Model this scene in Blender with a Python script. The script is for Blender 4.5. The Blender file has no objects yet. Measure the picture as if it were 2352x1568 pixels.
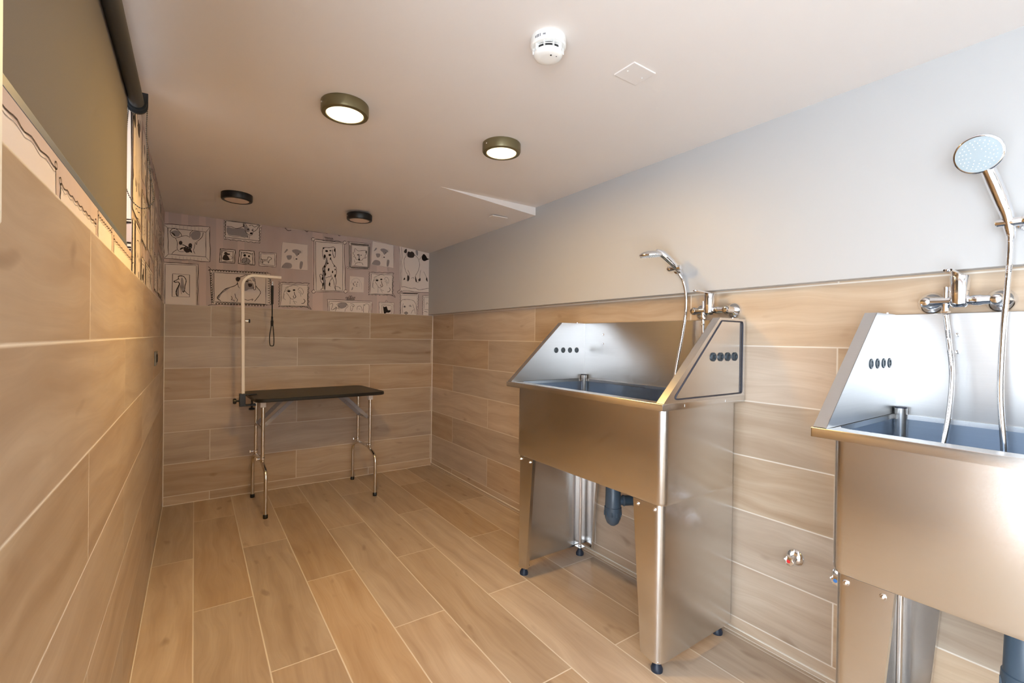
import bpy, bmesh, math, random
from mathutils import Vector, Matrix
random.seed(7)
ADDED_DOOR_W, FRONT_W, WIN_W, LAMP_W, SUN_W = 92, 3, 2.5, 18, 9
sc = bpy.context.scene
COL = sc.collection
# ---------------------------------------------------------------- camera
cam_d = bpy.data.cameras.new('camera'); cam = bpy.data.objects.new('camera', cam_d); COL.objects.link(cam)
YAW, PITCH, ROLL, CAMZ = .6056, -.0058, .0138, 1.24118
F = Vector((math.sin(YAW)*math.cos(PITCH), math.cos(YAW)*math.cos(PITCH), math.sin(PITCH)))
R0 = Vector((math.cos(YAW), -math.sin(YAW), 0)); U0 = R0.cross(F)
RR = R0*math.cos(ROLL)+U0*math.sin(ROLL); UU = -R0*math.sin(ROLL)+U0*math.cos(ROLL)
cam.matrix_world = Matrix(((RR.x, UU.x, -F.x, 0), (RR.y, UU.y, -F.y, 0), (RR.z, UU.z, -F.z, CAMZ), (0, 0, 0, 1)))
cam_d.sensor_width = 36; cam_d.lens = 1053.33*36/2352; cam_d.clip_start = .01
sc.camera = cam
# ---------------------------------------------------------------- colour management, world
sc.view_settings.view_transform = 'Standard'; sc.view_settings.look = 'None'
sc.view_settings.gamma = 1; sc.view_settings.use_curve_mapping = False
sc.view_settings.exposure = 0.1
w = bpy.data.worlds.new('sky'); sc.world = w; w.use_nodes = True
bg = w.node_tree.nodes['Background']; bg.inputs[0].default_value = (.78, .88, 1, 1); bg.inputs[1].default_value = 2.2
sc.cycles.max_bounces = 8; sc.cycles.diffuse_bounces = 4; sc.cycles.glossy_bounces = 4
sc.cycles.use_adaptive_sampling = True; sc.cycles.adaptive_threshold = .12; sc.cycles.adaptive_min_samples = 8
sc.cycles.use_denoising = True; sc.cycles.sample_clamp_indirect = 6

L0 = -.1805
def area(name, loc, rot, sx, sy, power, col, spread=math.pi):
    d = bpy.data.lights.new(name, 'AREA'); d.shape = 'RECTANGLE'; d.size = sx; d.size_y = sy
    d.energy = power; d.color = col; d.spread = spread
    o = bpy.data.objects.new(name, d); o.location = loc; o.rotation_euler = rot; COL.objects.link(o); return o
# daylight at two unseen doors, added for their light, and through the left window
area('added_door_daylight', (.895, -1.62, 1.1), (math.radians(90), 0, 0), .45, 1.9, FRONT_W, (.80, .90, 1))
sd = bpy.data.lights.new('sun', 'SUN'); sd.energy = SUN_W; sd.angle = math.radians(1.5); sd.color = (1, .93, .82)
sun = bpy.data.objects.new('sun', sd); COL.objects.link(sun); sun.rotation_euler = Vector((-.49, .87, -.36)).to_track_quat('-Z', 'Y').to_euler()
area('added_side_daylight', (L0-.32, -.47, 1.0), (0, math.radians(-90), 0), 1.95, 1.7, ADDED_DOOR_W, (.80, .90, 1))
area('window_daylight', (-.52, 1.3, 1.85), (0, math.radians(-90), 0), .7, 1.7, WIN_W, (.80, .90, 1))

L, R, D, FR = -.1805, 1.914, 4.1275, -1.5      # left, right, back, front wall planes
CZ, TOP, SK = 2.12, 1.4574, .0654              # ceiling, top of the wall tiles, skirting
PX = 1.8664                                    # face of the painted panel
# ---------------------------------------------------------------- node helpers
class NT:
    def __init__(s, name):
        s.m = bpy.data.materials.new(name); s.m.use_nodes = True; s.t = s.m.node_tree; s.t.nodes.clear()
        s.out = s.t.nodes.new('ShaderNodeOutputMaterial'); s.b = s.t.nodes.new('ShaderNodeBsdfPrincipled')
        s.t.links.new(s.b.outputs[0], s.out.inputs[0])
    def n(s, ty, **k):
        nd = s.t.nodes.new(ty)
        for a, v in k.items(): setattr(nd, a, v)
        return nd
    def set(s, sock, v):
        if isinstance(v, (int, float, tuple)): sock.default_value = v
        else: s.t.links.new(v, sock)
    def math(s, op, a, b=0., c=None):
        nd = s.n('ShaderNodeMath', operation=op); s.set(nd.inputs[0], a); s.set(nd.inputs[1], b)
        if c is not None: s.set(nd.inputs[2], c)
        return nd.outputs[0]
    def mix(s, f, a, b, mode='MIX'):
        nd = s.n('ShaderNodeMix', data_type='RGBA', blend_type=mode); s.set(nd.inputs[0], f); s.set(nd.inputs[6], a); s.set(nd.inputs[7], b)
        return nd.outputs[2]
    def ramp(s, f, *st):
        nd = s.n('ShaderNodeValToRGB'); e = nd.color_ramp.elements
        while len(e) < len(st): e.new(.5)
        for i, (p, c) in enumerate(st): e[i].position = p; e[i].color = c if len(c) == 4 else (*c, 1)
        s.set(nd.inputs[0], f); return nd.outputs[0]
    def noise(s, vec, sc_, det=3., rough=.5, dist=0.):
        nd = s.n('ShaderNodeTexNoise'); s.set(nd.inputs['Vector'], vec); nd.inputs['Scale'].default_value = sc_
        nd.inputs['Detail'].default_value = det; nd.inputs['Roughness'].default_value = rough; nd.inputs['Distortion'].default_value = dist
        return nd.outputs[0]
    def comb(s, x, y, z):
        nd = s.n('ShaderNodeCombineXYZ'); s.set(nd.inputs[0], x); s.set(nd.inputs[1], y); s.set(nd.inputs[2], z); return nd.outputs[0]
    def pos(s):
        c = s.n('ShaderNodeTexCoord'); p = s.n('ShaderNodeSeparateXYZ'); s.t.links.new(c.outputs['Object'], p.inputs[0]); return c.outputs['Object'], p.outputs
    def bump(s, h, st, dist=.002):
        nd = s.n('ShaderNodeBump'); nd.inputs['Strength'].default_value = st; nd.inputs['Distance'].default_value = dist
        s.set(nd.inputs['Height'], h); s.t.links.new(nd.outputs[0], s.b.inputs['Normal'])
def lin(r, g, b):
    f = lambda c: ((c/255+.055)/1.055)**2.4 if c/255 > .04045 else c/255/12.92
    return (f(r), f(g), f(b), 1)
def simple(name, col, rough=.5, metal=0., spec=.5, emis=None, es=0., noise=0., nscale=8):
    t = NT(name); t.b.inputs['Roughness'].default_value = rough; t.b.inputs['Metallic'].default_value = metal
    t.b.inputs['Specular IOR Level'].default_value = spec
    if noise:
        v, _ = t.pos(); f = t.noise(v, nscale, 3)
        c2 = tuple(c*(1-noise) for c in col[:3])+(1,)
        t.set(t.b.inputs['Base Color'], t.mix(f, col, c2)); t.bump(f, .05)
    else: t.b.inputs['Base Color'].default_value = col
    if emis: t.b.inputs['Emission Color'].default_value = emis; t.b.inputs['Emission Strength'].default_value = es
    return t.m
def tile_mat(name, ua, va, u0, v0, rh, seed, ln=1.198):
    """wood-look porcelain planks in half bond: ua runs along the plank, va across"""
    t = NT(name); vec, p = t.pos(); u, v = p[ua], p[va]
    V = t.math('DIVIDE', t.math('SUBTRACT', v, v0), rh); row = t.math('FLOOR', V); fv = t.math('FRACT', V)
    par = t.math('FLOORED_MODULO', row, 2.)
    U = t.math('ADD', t.math('DIVIDE', t.math('SUBTRACT', u, u0), ln), t.math('MULTIPLY', par, .5))
    col = t.math('FLOOR', U); fu = t.math('FRACT', U)
    du = t.math('MULTIPLY', t.math('MINIMUM', fu, t.math('SUBTRACT', 1., fu)), ln)
    dv = t.math('MULTIPLY', t.math('MINIMUM', fv, t.math('SUBTRACT', 1., fv)), rh)
    d = t.math('MINIMUM', du, dv)
    wn = t.n('ShaderNodeTexWhiteNoise', noise_dimensions='3D'); t.set(wn.inputs[0], t.comb(row, col, float(seed)))
    rnd = wn.outputs[0]; cs = t.n('ShaderNodeSeparateColor'); t.t.links.new(wn.outputs[1], cs.inputs[0])
    gu = t.math('ADD', u, t.math('MULTIPLY', cs.outputs[0], 37.)); gv = t.math('ADD', v, t.math('MULTIPLY', cs.outputs[1], 19.))
    warp = t.noise(t.comb(t.math('MULTIPLY', gu, 1.6), t.math('MULTIPLY', gv, 5.), rnd), 1., 2.)
    gvw = t.math('ADD', gv, t.math('MULTIPLY', warp, .16))
    fine = t.noise(t.comb(t.math('MULTIPLY', gu, 5.), t.math('MULTIPLY', gvw, 130.), rnd), 1., 4., .6)
    broad = t.noise(t.comb(t.math('MULTIPLY', gu, 1.3), t.math('MULTIPLY', gvw, 17.), rnd), 1., 3., .55)
    blot = t.noise(t.comb(t.math('MULTIPLY', gu, 3.), t.math('MULTIPLY', gv, 7.), rnd), 1., 3.)
    knot = t.noise(t.comb(t.math('MULTIPLY', gu, 6.), t.math('MULTIPLY', gv, 15.), rnd), 1., 1.)
    c = t.ramp(broad, (.2, lin(*OAK_D)), (.5, lin(*OAK_M)), (.8, lin(*OAK_L)))
    c = t.mix(t.math('MULTIPLY', t.ramp(fine, (.42, (0, 0, 0)), (.7, (1, 1, 1))), .22), c, lin(*OAK_F))
    c = t.mix(t.math('MULTIPLY', t.ramp(blot, (.5, (0, 0, 0)), (.72, (1, 1, 1))), .35), c, lin(*OAK_D))
    c = t.mix(t.math('MULTIPLY', t.ramp(knot, (.70, (0, 0, 0)), (.80, (1, 1, 1))), .5), c, lin(*OAK_K))
    val = t.n('ShaderNodeHueSaturation'); t.set(val.inputs['Color'], c); t.set(val.inputs['Value'], t.math('ADD', .87, t.math('MULTIPLY', cs.outputs[2], .20))); t.set(val.inputs['Saturation'], t.math('ADD', .85, t.math('MULTIPLY', rnd, .35)))
    g = t.ramp(d, (.0011, (1, 1, 1)), (.0019, (0, 0, 0)))
    t.set(t.b.inputs['Base Color'], t.mix(g, val.outputs[0], lin(226, 219, 208)))
    t.set(t.b.inputs['Roughness'], t.math('ADD', .36, t.math('MULTIPLY', g, .4))); t.b.inputs['Specular IOR Level'].default_value = .45
    t.bump(t.math('SUBTRACT', t.math('MULTIPLY', fine, .15), g), .25, .001)
    return t.m
OAK_D, OAK_M, OAK_L, OAK_F, OAK_K = (168, 145, 122), (190, 170, 148), (205, 189, 169), (160, 138, 115), (132, 106, 84)
TH = .1965
M = {}
M['tile_back'] = tile_mat('wood_tile_back', 0, 2, .7006, SK, .232, 3)
M['tile_right'] = tile_mat('wood_tile_right', 1, 2, .694, SK, .232, 11)
M['tile_left'] = tile_mat('wood_tile_left', 1, 2, .697, SK, .232, 23)
M['tile_floor'] = tile_mat('wood_tile_floor', 1, 0, 2.48-2*1.198, .0048, .2358, 41)
M['grout'] = simple('white_sealant', lin(232, 226, 216), .6)
M['ceiling'] = simple('ceiling_paint', lin(230, 224, 220), .85, spec=.2)
M['panel'] = simple('satin_grey_panel', lin(184, 184, 184), .42, spec=.5)
M['white'] = simple('white_paint', lin(238, 234, 224), .5)
M['plastic'] = simple('white_plastic', lin(243, 243, 240), .4)
M['dark'] = simple('black_plastic', (.012, .014, .016, 1), .4)
M['darkslot'] = simple('dark_slot', (.03, .03, .03, 1), .6)
M['navy'] = simple('rubber_foot_navy', (.012, .022, .045, 1), .45)
M['trap'] = simple('dark_grey_plastic', (.055, .085, .12, 1), .35)
M['grommet'] = simple('grommet_rubber', (.035, .05, .065, 1), .4)
M['gasket'] = simple('gasket_rubber', (.04, .04, .055, 1), .5)
M['black_lamp'] = simple('black_housing', (.008, .008, .009, 1), .35)
M['black_lamp_glow'] = simple('black_housing_glow_tint', (.20, .165, .085, 1), .38, .55)  # black ring with the lamp's glow put into its colour
M['diff_off'] = simple('opal_diffuser', lin(226, 205, 190), .4)
M['diff_on'] = simple('opal_diffuser_lit', (1, .95, .8, 1), .4, emis=(1, .86, .56, 1), es=1.5)
M['top_rubber'] = simple('ribbed_black_rubber', (.012, .011, .010, 1), .42, noise=.3, nscale=300)
M['white_metal'] = simple('white_enamel', lin(240, 232, 222), .3)
M['grey_metal'] = simple('grey_enamel', lin(150, 146, 148), .45)
M['strap'] = simple('black_nylon', (.01, .01, .01, 1), .7)
M['red'] = simple('red_dot', (.75, .03, .03, 1), .4); M['blue'] = simple('blue_dot', (.08, .3, .85, 1), .4)
M['tube_dark'] = simple('dark_grey_fabric', (.045, .047, .05, 1), .6)
M['rail'] = simple('silver_rail', lin(120, 132, 150), .4, .4)
M['spray'] = simple('pale_spray_face', lin(168, 182, 190), .35)
M['nozzle'] = simple('white_nozzle', lin(245, 248, 250), .4)
M['cord'] = simple('beaded_cord', (.05, .045, .04, 1), .4)
M['switch'] = simple('grey_socket', (.16, .155, .14, 1), .35)
M['print'] = simple('grey_print', (.25, .25, .27, 1), .6)
# chrome and brushed steel
t = NT('chrome'); t.b.inputs['Base Color'].default_value = (.86, .87, .9, 1); t.b.inputs['Metallic'].default_value = 1; t.b.inputs['Roughness'].default_value = .07; M['chrome'] = t.m
t = NT('tube_steel'); t.b.inputs['Base Color'].default_value = (.72, .68, .62, 1); t.b.inputs['Metallic'].default_value = 1; t.b.inputs['Roughness'].default_value = .18; M['tube'] = t.m
def steel(name, rough, wave=.25, col=(.72, .71, .70, 1)):
    t = NT(name); vec, p = t.pos(); t.b.inputs['Metallic'].default_value = 1
    br = t.noise(t.comb(t.math('MULTIPLY', p[0], 6.), t.math('MULTIPLY', p[1], 6.), t.math('MULTIPLY', p[2], 420.)), 1., 2.)
    big = t.noise(vec, 2.2, 1.)
    t.set(t.b.inputs['Base Color'], t.mix(br, col, tuple(c*.92 for c in col[:3])+(1,)))
    t.set(t.b.inputs['Roughness'], t.math('ADD', rough-.03, t.math('MULTIPLY', br, .06)))
    t.bump(t.math('ADD', big, t.math('MULTIPLY', br, .003)), wave, .03)
    return t.m
M['steel'] = steel('brushed_steel', .24)
M['steel_soft'] = steel('brushed_steel_sheet', .36, .35, (.60, .60, .60, 1))
M['steel_in_shade'] = steel('brushed_steel_basin_shade', .30, .1, (.32, .38, .46, 1))  # bluish shade inside the basin put into the steel colour
# roller blind cloth: fine weave, thin enough to let some daylight through
t = NT('blind_cloth'); vec, p = t.pos()
wv = t.noise(t.comb(t.math('MULTIPLY', p[1], 900.), t.math('MULTIPLY', p[2], 900.), 0.), 1., 1.)
t.set(t.b.inputs['Base Color'], t.mix(wv, lin(132, 127, 124), lin(114, 109, 106))); t.b.inputs['Roughness'].default_value = .8
tl = t.n('ShaderNodeBsdfTranslucent'); tl.inputs[0].default_value = lin(118, 112, 108)
ms = t.n('ShaderNodeMixShader'); ms.inputs[0].default_value = .25
t.t.links.new(t.b.outputs[0], ms.inputs[1]); t.t.links.new(tl.outputs[0], ms.inputs[2]); t.t.links.new(ms.outputs[0], t.out.inputs[0]); M['cloth'] = t.m
t = NT('window_glass'); tr_ = t.n('ShaderNodeBsdfTransparent'); gl = t.n('ShaderNodeBsdfGlossy'); gl.inputs['Roughness'].default_value = .01
ms = t.n('ShaderNodeMixShader'); ms.inputs[0].default_value = .07; t.t.links.new(tr_.outputs[0], ms.inputs[1]); t.t.links.new(gl.outputs[0], ms.inputs[2]); t.t.links.new(ms.outputs[0], t.out.inputs[0]); M['glass'] = t.m
# wallpaper
WPC = {'b': (205, 178, 170), 'v': (214, 194, 188), 'w': (230, 219, 212), 'g': (160, 152, 152), 'd': (70, 60, 58), 'k': (40, 32, 30)}
t = NT('wallpaper_ground'); vec, p = t.pos()
f = t.noise(t.comb(t.math('MULTIPLY', p[0], 9.), t.math('MULTIPLY', p[1], 9.), t.math('MULTIPLY', p[2], 1.5)), 1., 4.)
t.set(t.b.inputs['Base Color'], t.mix(f, lin(210, 194, 190), lin(190, 171, 167))); t.b.inputs['Roughness'].default_value = .8; M['wp_b'] = t.m
for k in 'vwgdk': M['wp_'+k] = simple('wallpaper_'+{'v': 'wash', 'w': 'paper', 'g': 'grey_ink', 'd': 'dark_ink', 'k': 'black_ink'}[k], lin(*WPC[k]), .8, spec=.2)

# ---------------------------------------------------------------- mesh helpers
def put(name, bm, mats, parent=None, smooth=False, label=None, kind=None):
    me = bpy.data.meshes.new(name); bm.normal_update(); bm.to_mesh(me); bm.free()
    for m in (mats if isinstance(mats, (list, tuple)) else [mats]): me.materials.append(M[m])
    if smooth:
        for p_ in me.polygons: p_.use_smooth = True
        if smooth != 'all' and hasattr(me, 'set_sharp_from_angle'): me.set_sharp_from_angle(angle=math.radians(35))
    o = bpy.data.objects.new(name, me); COL.objects.link(o)
    if parent: o.parent = parent
    if label: o['label'] = label
    if kind: o['kind'] = kind
    return o
def thing(name, label, cat, loc=(0, 0, 0), rz=0., group=None):
    o = bpy.data.objects.new(name, None); COL.objects.link(o); o.location = loc; o.rotation_euler = (0, 0, rz)
    o.empty_display_size = .05; o['label'] = label; o['category'] = cat
    if group: o['group'] = group
    return o
def tag(o, label, cat, group=None):
    o['label'] = label; o['category'] = cat
    if group: o['group'] = group
    return o
def box(bm, a, b, bev=0., seg=2, mi=0):
    x0, y0, z0 = a; x1, y1, z1 = b
    vs = [bm.verts.new(v) for v in ((x0, y0, z0), (x1, y0, z0), (x1, y1, z0), (x0, y1, z0), (x0, y0, z1), (x1, y0, z1), (x1, y1, z1), (x0, y1, z1))]
    fs = [bm.faces.new([vs[i] for i in q]) for q in ((0, 3, 2, 1), (4, 5, 6, 7), (0, 1, 5, 4), (1, 2, 6, 5), (2, 3, 7, 6), (3, 0, 4, 7))]
    for f_ in fs: f_.material_index = mi
    if bev:
        es = list({e for f_ in fs for e in f_.edges})
        r = bmesh.ops.bevel(bm, geom=es, offset=bev, segments=seg, profile=.5, affect='EDGES')
        for f_ in r['faces']: f_.material_index = mi
    return vs
def prism(bm, pts, d, mi=0):
    """closed polygon extruded by vector d"""
    d = Vector(d); a = [bm.verts.new(p_) for p_ in pts]; b = [bm.verts.new(Vector(p_)+d) for p_ in pts]; n = len(pts)
    bm.faces.new(a).material_index = mi; bm.faces.new(b[::-1]).material_index = mi
    for i in range(n): bm.faces.new([a[i], b[i], b[(i+1) % n], a[(i+1) % n]]).material_index = mi
def frame_of(t_):
    t_ = Vector(t_).normalized(); h_ = Vector((0, 0, 1)) if abs(t_.z) < .9 else Vector((1, 0, 0))
    x = t_.cross(h_).normalized(); return x, t_.cross(x).normalized()
def lathe(bm, c, axis, prof, n=32, mi=0, cap=True):
    """prof: list of (distance along axis, radius)"""
    axis = Vector(axis).normalized(); c = Vector(c); x, y = frame_of(axis); rings = []
    for h_, r_ in prof:
        rings.append([bm.verts.new(c+axis*h_+(x*math.cos(a)+y*math.sin(a))*r_) for a in [2*math.pi*i/n for i in range(n)]])
    for A_, B_ in zip(rings, rings[1:]):
        for i in range(n): bm.faces.new([A_[i], A_[(i+1) % n], B_[(i+1) % n], B_[i]]).material_index = mi
    if cap:
        bm.faces.new(rings[0][::-1]).material_index = mi; bm.faces.new(rings[-1]).material_index = mi
def cyl(bm, a, b, r, n=24, r2=None, mi=0):
    a, b = Vector(a), Vector(b); lathe(bm, a, b-a, [(0, r), ((b-a).length, r if r2 is None else r2)], n, mi)
def crom(pts, n=8, closed=False):
    pts = [Vector(p_) for p_ in pts]; N = len(pts); out = []
    for i in range(N if closed else N-1):
        g = (lambda k: pts[k % N]) if closed else (lambda k: pts[max(0, min(N-1, k))])
        a, b, c, d = g(i-1), g(i), g(i+1), g(i+2)
        for j in range(n):
            s = j/n; out.append(.5*((2*b)+(-a+c)*s+(2*a-5*b+4*c-d)*s*s+(-a+3*b-3*c+d)*s**3))
    if not closed: out.append(pts[-1])
    return out
def pipe(bm, pts, r, n=12, mi=0, closed=False, rad=None, section=None):
    """swept tube through pts; rad(i, count) gives varying radius; section = list of 2-D offsets"""
    pts = [Vector(p_) for p_ in pts]; N = len(pts); rings = []; prev = None
    for i, p_ in enumerate(pts):
        if closed: t_ = pts[(i+1) % N]-pts[i-1]
        else: t_ = pts[min(N-1, i+1)]-pts[max(0, i-1)]
        t_.normalize()
        if prev is None: x, y = frame_of(t_)
        else:
            x = (prev-t_*prev.dot(t_)).normalized(); y = t_.cross(x)
        prev = x; rr = rad(i, N) if rad else r
        sec = section or [(math.cos(2*math.pi*k/n), math.sin(2*math.pi*k/n)) for k in range(n)]
        rings.append([bm.verts.new(p_+(x*a+y*b)*rr) for a, b in sec])
    n = len(rings[0])
    for k in range(N if closed else N-1):
        A_, B_ = rings[k], rings[(k+1) % N]
        for i in range(n): bm.faces.new([A_[i], A_[(i+1) % n], B_[(i+1) % n], B_[i]]).material_index = mi
    if not closed:
        bm.faces.new(rings[0][::-1]).material_index = mi; bm.faces.new(rings[-1]).material_index = mi
def NB(): return bmesh.new()
def hbox(name, a, b, m, parent=None, kind='structure', **k):
    bm = NB(); box(bm, a, b); return put(name, bm, m, parent, kind=kind, **k)
# ================================================================ ROOM
hbox('floor', (L-.1, FR-.1, -.1), (R+.1, D+.1, 0), 'tile_floor')
WY0, WY1, WZ0, WZ1 = .62, 2.09, 1.525, 2.066      # window opening in the left wall
DY0, DY1, DH = -1.35, .40, 2.04      # unseen glazed door added to the left wall to light the right side
bm = NB(); box(bm, (L-.2, FR-.1, -.1), (L, DY0, TOP)); box(bm, (L-.2, DY1, -.1), (L, D+.1, TOP)); box(bm, (L-.2, DY0, -.1), (L, DY1, 0)); wl = put('wall_left', bm, 'tile_left', kind='structure')
# upper left wall, papered, around the opening (with its reveals)
bm = NB(); box(bm, (L-.2, DY1, TOP), (L-.004, D+.1, WZ0)); box(bm, (L-.2, FR-.1, WZ1), (L-.004, D+.1, CZ+.05)); box(bm, (L-.2, FR-.1, TOP), (L-.004, DY0, WZ1)); box(bm, (L-.2, DY0, DH), (L-.004, DY1, WZ1))
box(bm, (L-.2, DY1, WZ0), (L-.004, WY0, WZ1)); box(bm, (L-.2, WY1, WZ0), (L-.004, D+.1, WZ1))
put('papered_upper_wall', bm, 'wp_b', wl, label='pinkish papered upper part of the wall')
hbox('wall_back', (L-.1, D, -.1), (R+.1, D+.2, TOP), 'tile_back')
wb = bpy.data.objects['wall_back']
bm = NB(); box(bm, (L-.1, D+.005, TOP), (R+.1, D+.2, CZ+.05)); put('papered_upper_wall', bm, 'wp_b', wb, label='pinkish papered upper part of the wall')
hbox('wall_right', (R, FR-.1, -.1), (R+.2, D+.1, 1.50), 'tile_right')
wr = bpy.data.objects['wall_right']
bm = NB(); box(bm, (PX, FR-.1, 1.465), (R+.2, D+.004, CZ+.05), .0015, 1); put('upper_panel', bm, 'panel', wr, label='projecting smooth grey upper wall panel')
# ceiling: flat near part, far part dropping to the right
bm = NB(); box(bm, (L-.2, FR-.1, CZ), (R+.2, 2.44, CZ+.1))
def far_z(x, y):      # far part: twists down towards the grey panel
    q = (y-2.44)/(D-2.44)
    z0 = CZ-max(0., x-1.17)*.0776; z1 = CZ-.001-max(0., x-1.27)*.098
    return z0*(1-q)+z1*q
NX, NY = 30, 12; gx_ = [L-.2+(PX+.08-L+.2)*i/NX for i in range(NX+1)]; gy_ = [2.44+(D+.1-2.44)*j/NY for j in range(NY+1)]
g_ = [[bm.verts.new((x, y, far_z(x, y))) for x in gx_] for y in gy_]
for j in range(NY):
    for i in range(NX): bm.faces.new([g_[j][i], g_[j+1][i], g_[j+1][i+1], g_[j][i+1]])
bm.faces.new([g_[0][i] for i in range(NX+1)]+[bm.verts.new((gx_[-1], 2.44, CZ+.1)), bm.verts.new((gx_[0], 2.44, CZ+.1))])
box(bm, (L-.2, 2.44, CZ+.05), (R+.2, D+.1, CZ+.1))
put('ceiling', bm, 'ceiling', kind='structure')
# front wall with an added, unseen glazed door, narrowed to shape the sun patch
FX0, FX1 = .66, 1.13
bm = NB(); box(bm, (L-.1, FR-.1, 0), (FX0, FR, CZ)); box(bm, (FX1, FR-.1, 0), (R+.1, FR, CZ)); box(bm, (FX0, FR-.1, 2.05), (FX1, FR, CZ))
put('wall_front', bm, 'white', kind='structure')
bm = NB()
for a, b in (((FX0, FR-.07, 0), (FX0+.04, FR-.02, 2.05)), ((FX1-.04, FR-.07, 0), (FX1, FR-.02, 2.05)), ((FX0+.04, FR-.07, 1.98), (FX1-.04, FR-.02, 2.05)), ((FX0+.04, FR-.07, 0), (FX1-.04, FR-.02, .08))): box(bm, a, b, .004)
dr = put('door_added_1', bm, 'dark', kind='structure')
hbox('added_door_glass', (FX0+.04, FR-.05, .08), (FX1-.04, FR-.045, 1.98), 'glass', dr, kind=None)
bm = NB(); x0, x1 = L-.12, L-.07
for a, b in (((x0, DY0, 0), (x1, DY0+.06, DH)), ((x0, DY1-.06, 0), (x1, DY1, DH)), ((x0, DY0+.06, DH-.06), (x1, DY1-.06, DH)), ((x0, DY0+.06, 0), (x1, DY1-.06, .08))): box(bm, a, b, .004)
dl = put('door_added_2', bm, 'white', kind='structure')  # frame of the added left door, out of view, there for its daylight
hbox('added_door_glass', (L-.10, DY0+.06, .08), (L-.095, DY1-.06, DH-.06), 'glass', dl, kind=None)
# left window: frame and pane in the depth of the wall
bm = NB(); x0, x1 = L-.19, L-.14
for a, b in (((x0, WY0, WZ0), (x1, WY1, WZ0+.05)), ((x0, WY0, WZ1-.05), (x1, WY1, WZ1)), ((x0, WY0, WZ0+.05), (x1, WY0+.05, WZ1-.05)), ((x0, WY1-.05, WZ0+.05), (x1, WY1, WZ1-.05)), ((x0, 1.32, WZ0+.05), (x1, 1.38, WZ1-.05))): box(bm, a, b, .003)
wn_ = put('window_1', bm, 'white', kind='structure')
hbox('window_pane', (L-.17, WY0+.05, WZ0+.05), (L-.165, WY1-.05, WZ1-.05), 'glass', wn_, kind=None)
# white sealant in the room corners and the little cove at the foot of the right wall
hbox('trim_1', (R-.006, D-.006, 0), (R+.002, D+.002, TOP+.003), 'grout')
hbox('trim_2', (L-.002, D-.004, 0), (L+.0045, D+.002, TOP), 'grout')
hbox('trim_3', (L, D-.003, -.002), (R, D+.002, .003), 'grout')
hbox('trim_4', (R-.0045, FR, 0), (R+.002, D, .003), 'grout')
hbox('trim_5', (L-.002, DY1, 0), (L+.003, D, .003), 'grout')
bm = NB(); prism(bm, [(R+.002, FR, .003), (R-.006, FR, .003), (R-.006, FR, .019), (R+.002, FR, .021)], (0, D-FR, 0)); bs = put('baseboard_right', bm, 'tile_right', kind='structure')
bm = NB(); box(bm, (R-.0068, FR, .019), (R+.001, D, .0222)); put('sealant_line', bm, 'grout', bs, label='white sealant line')

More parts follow.
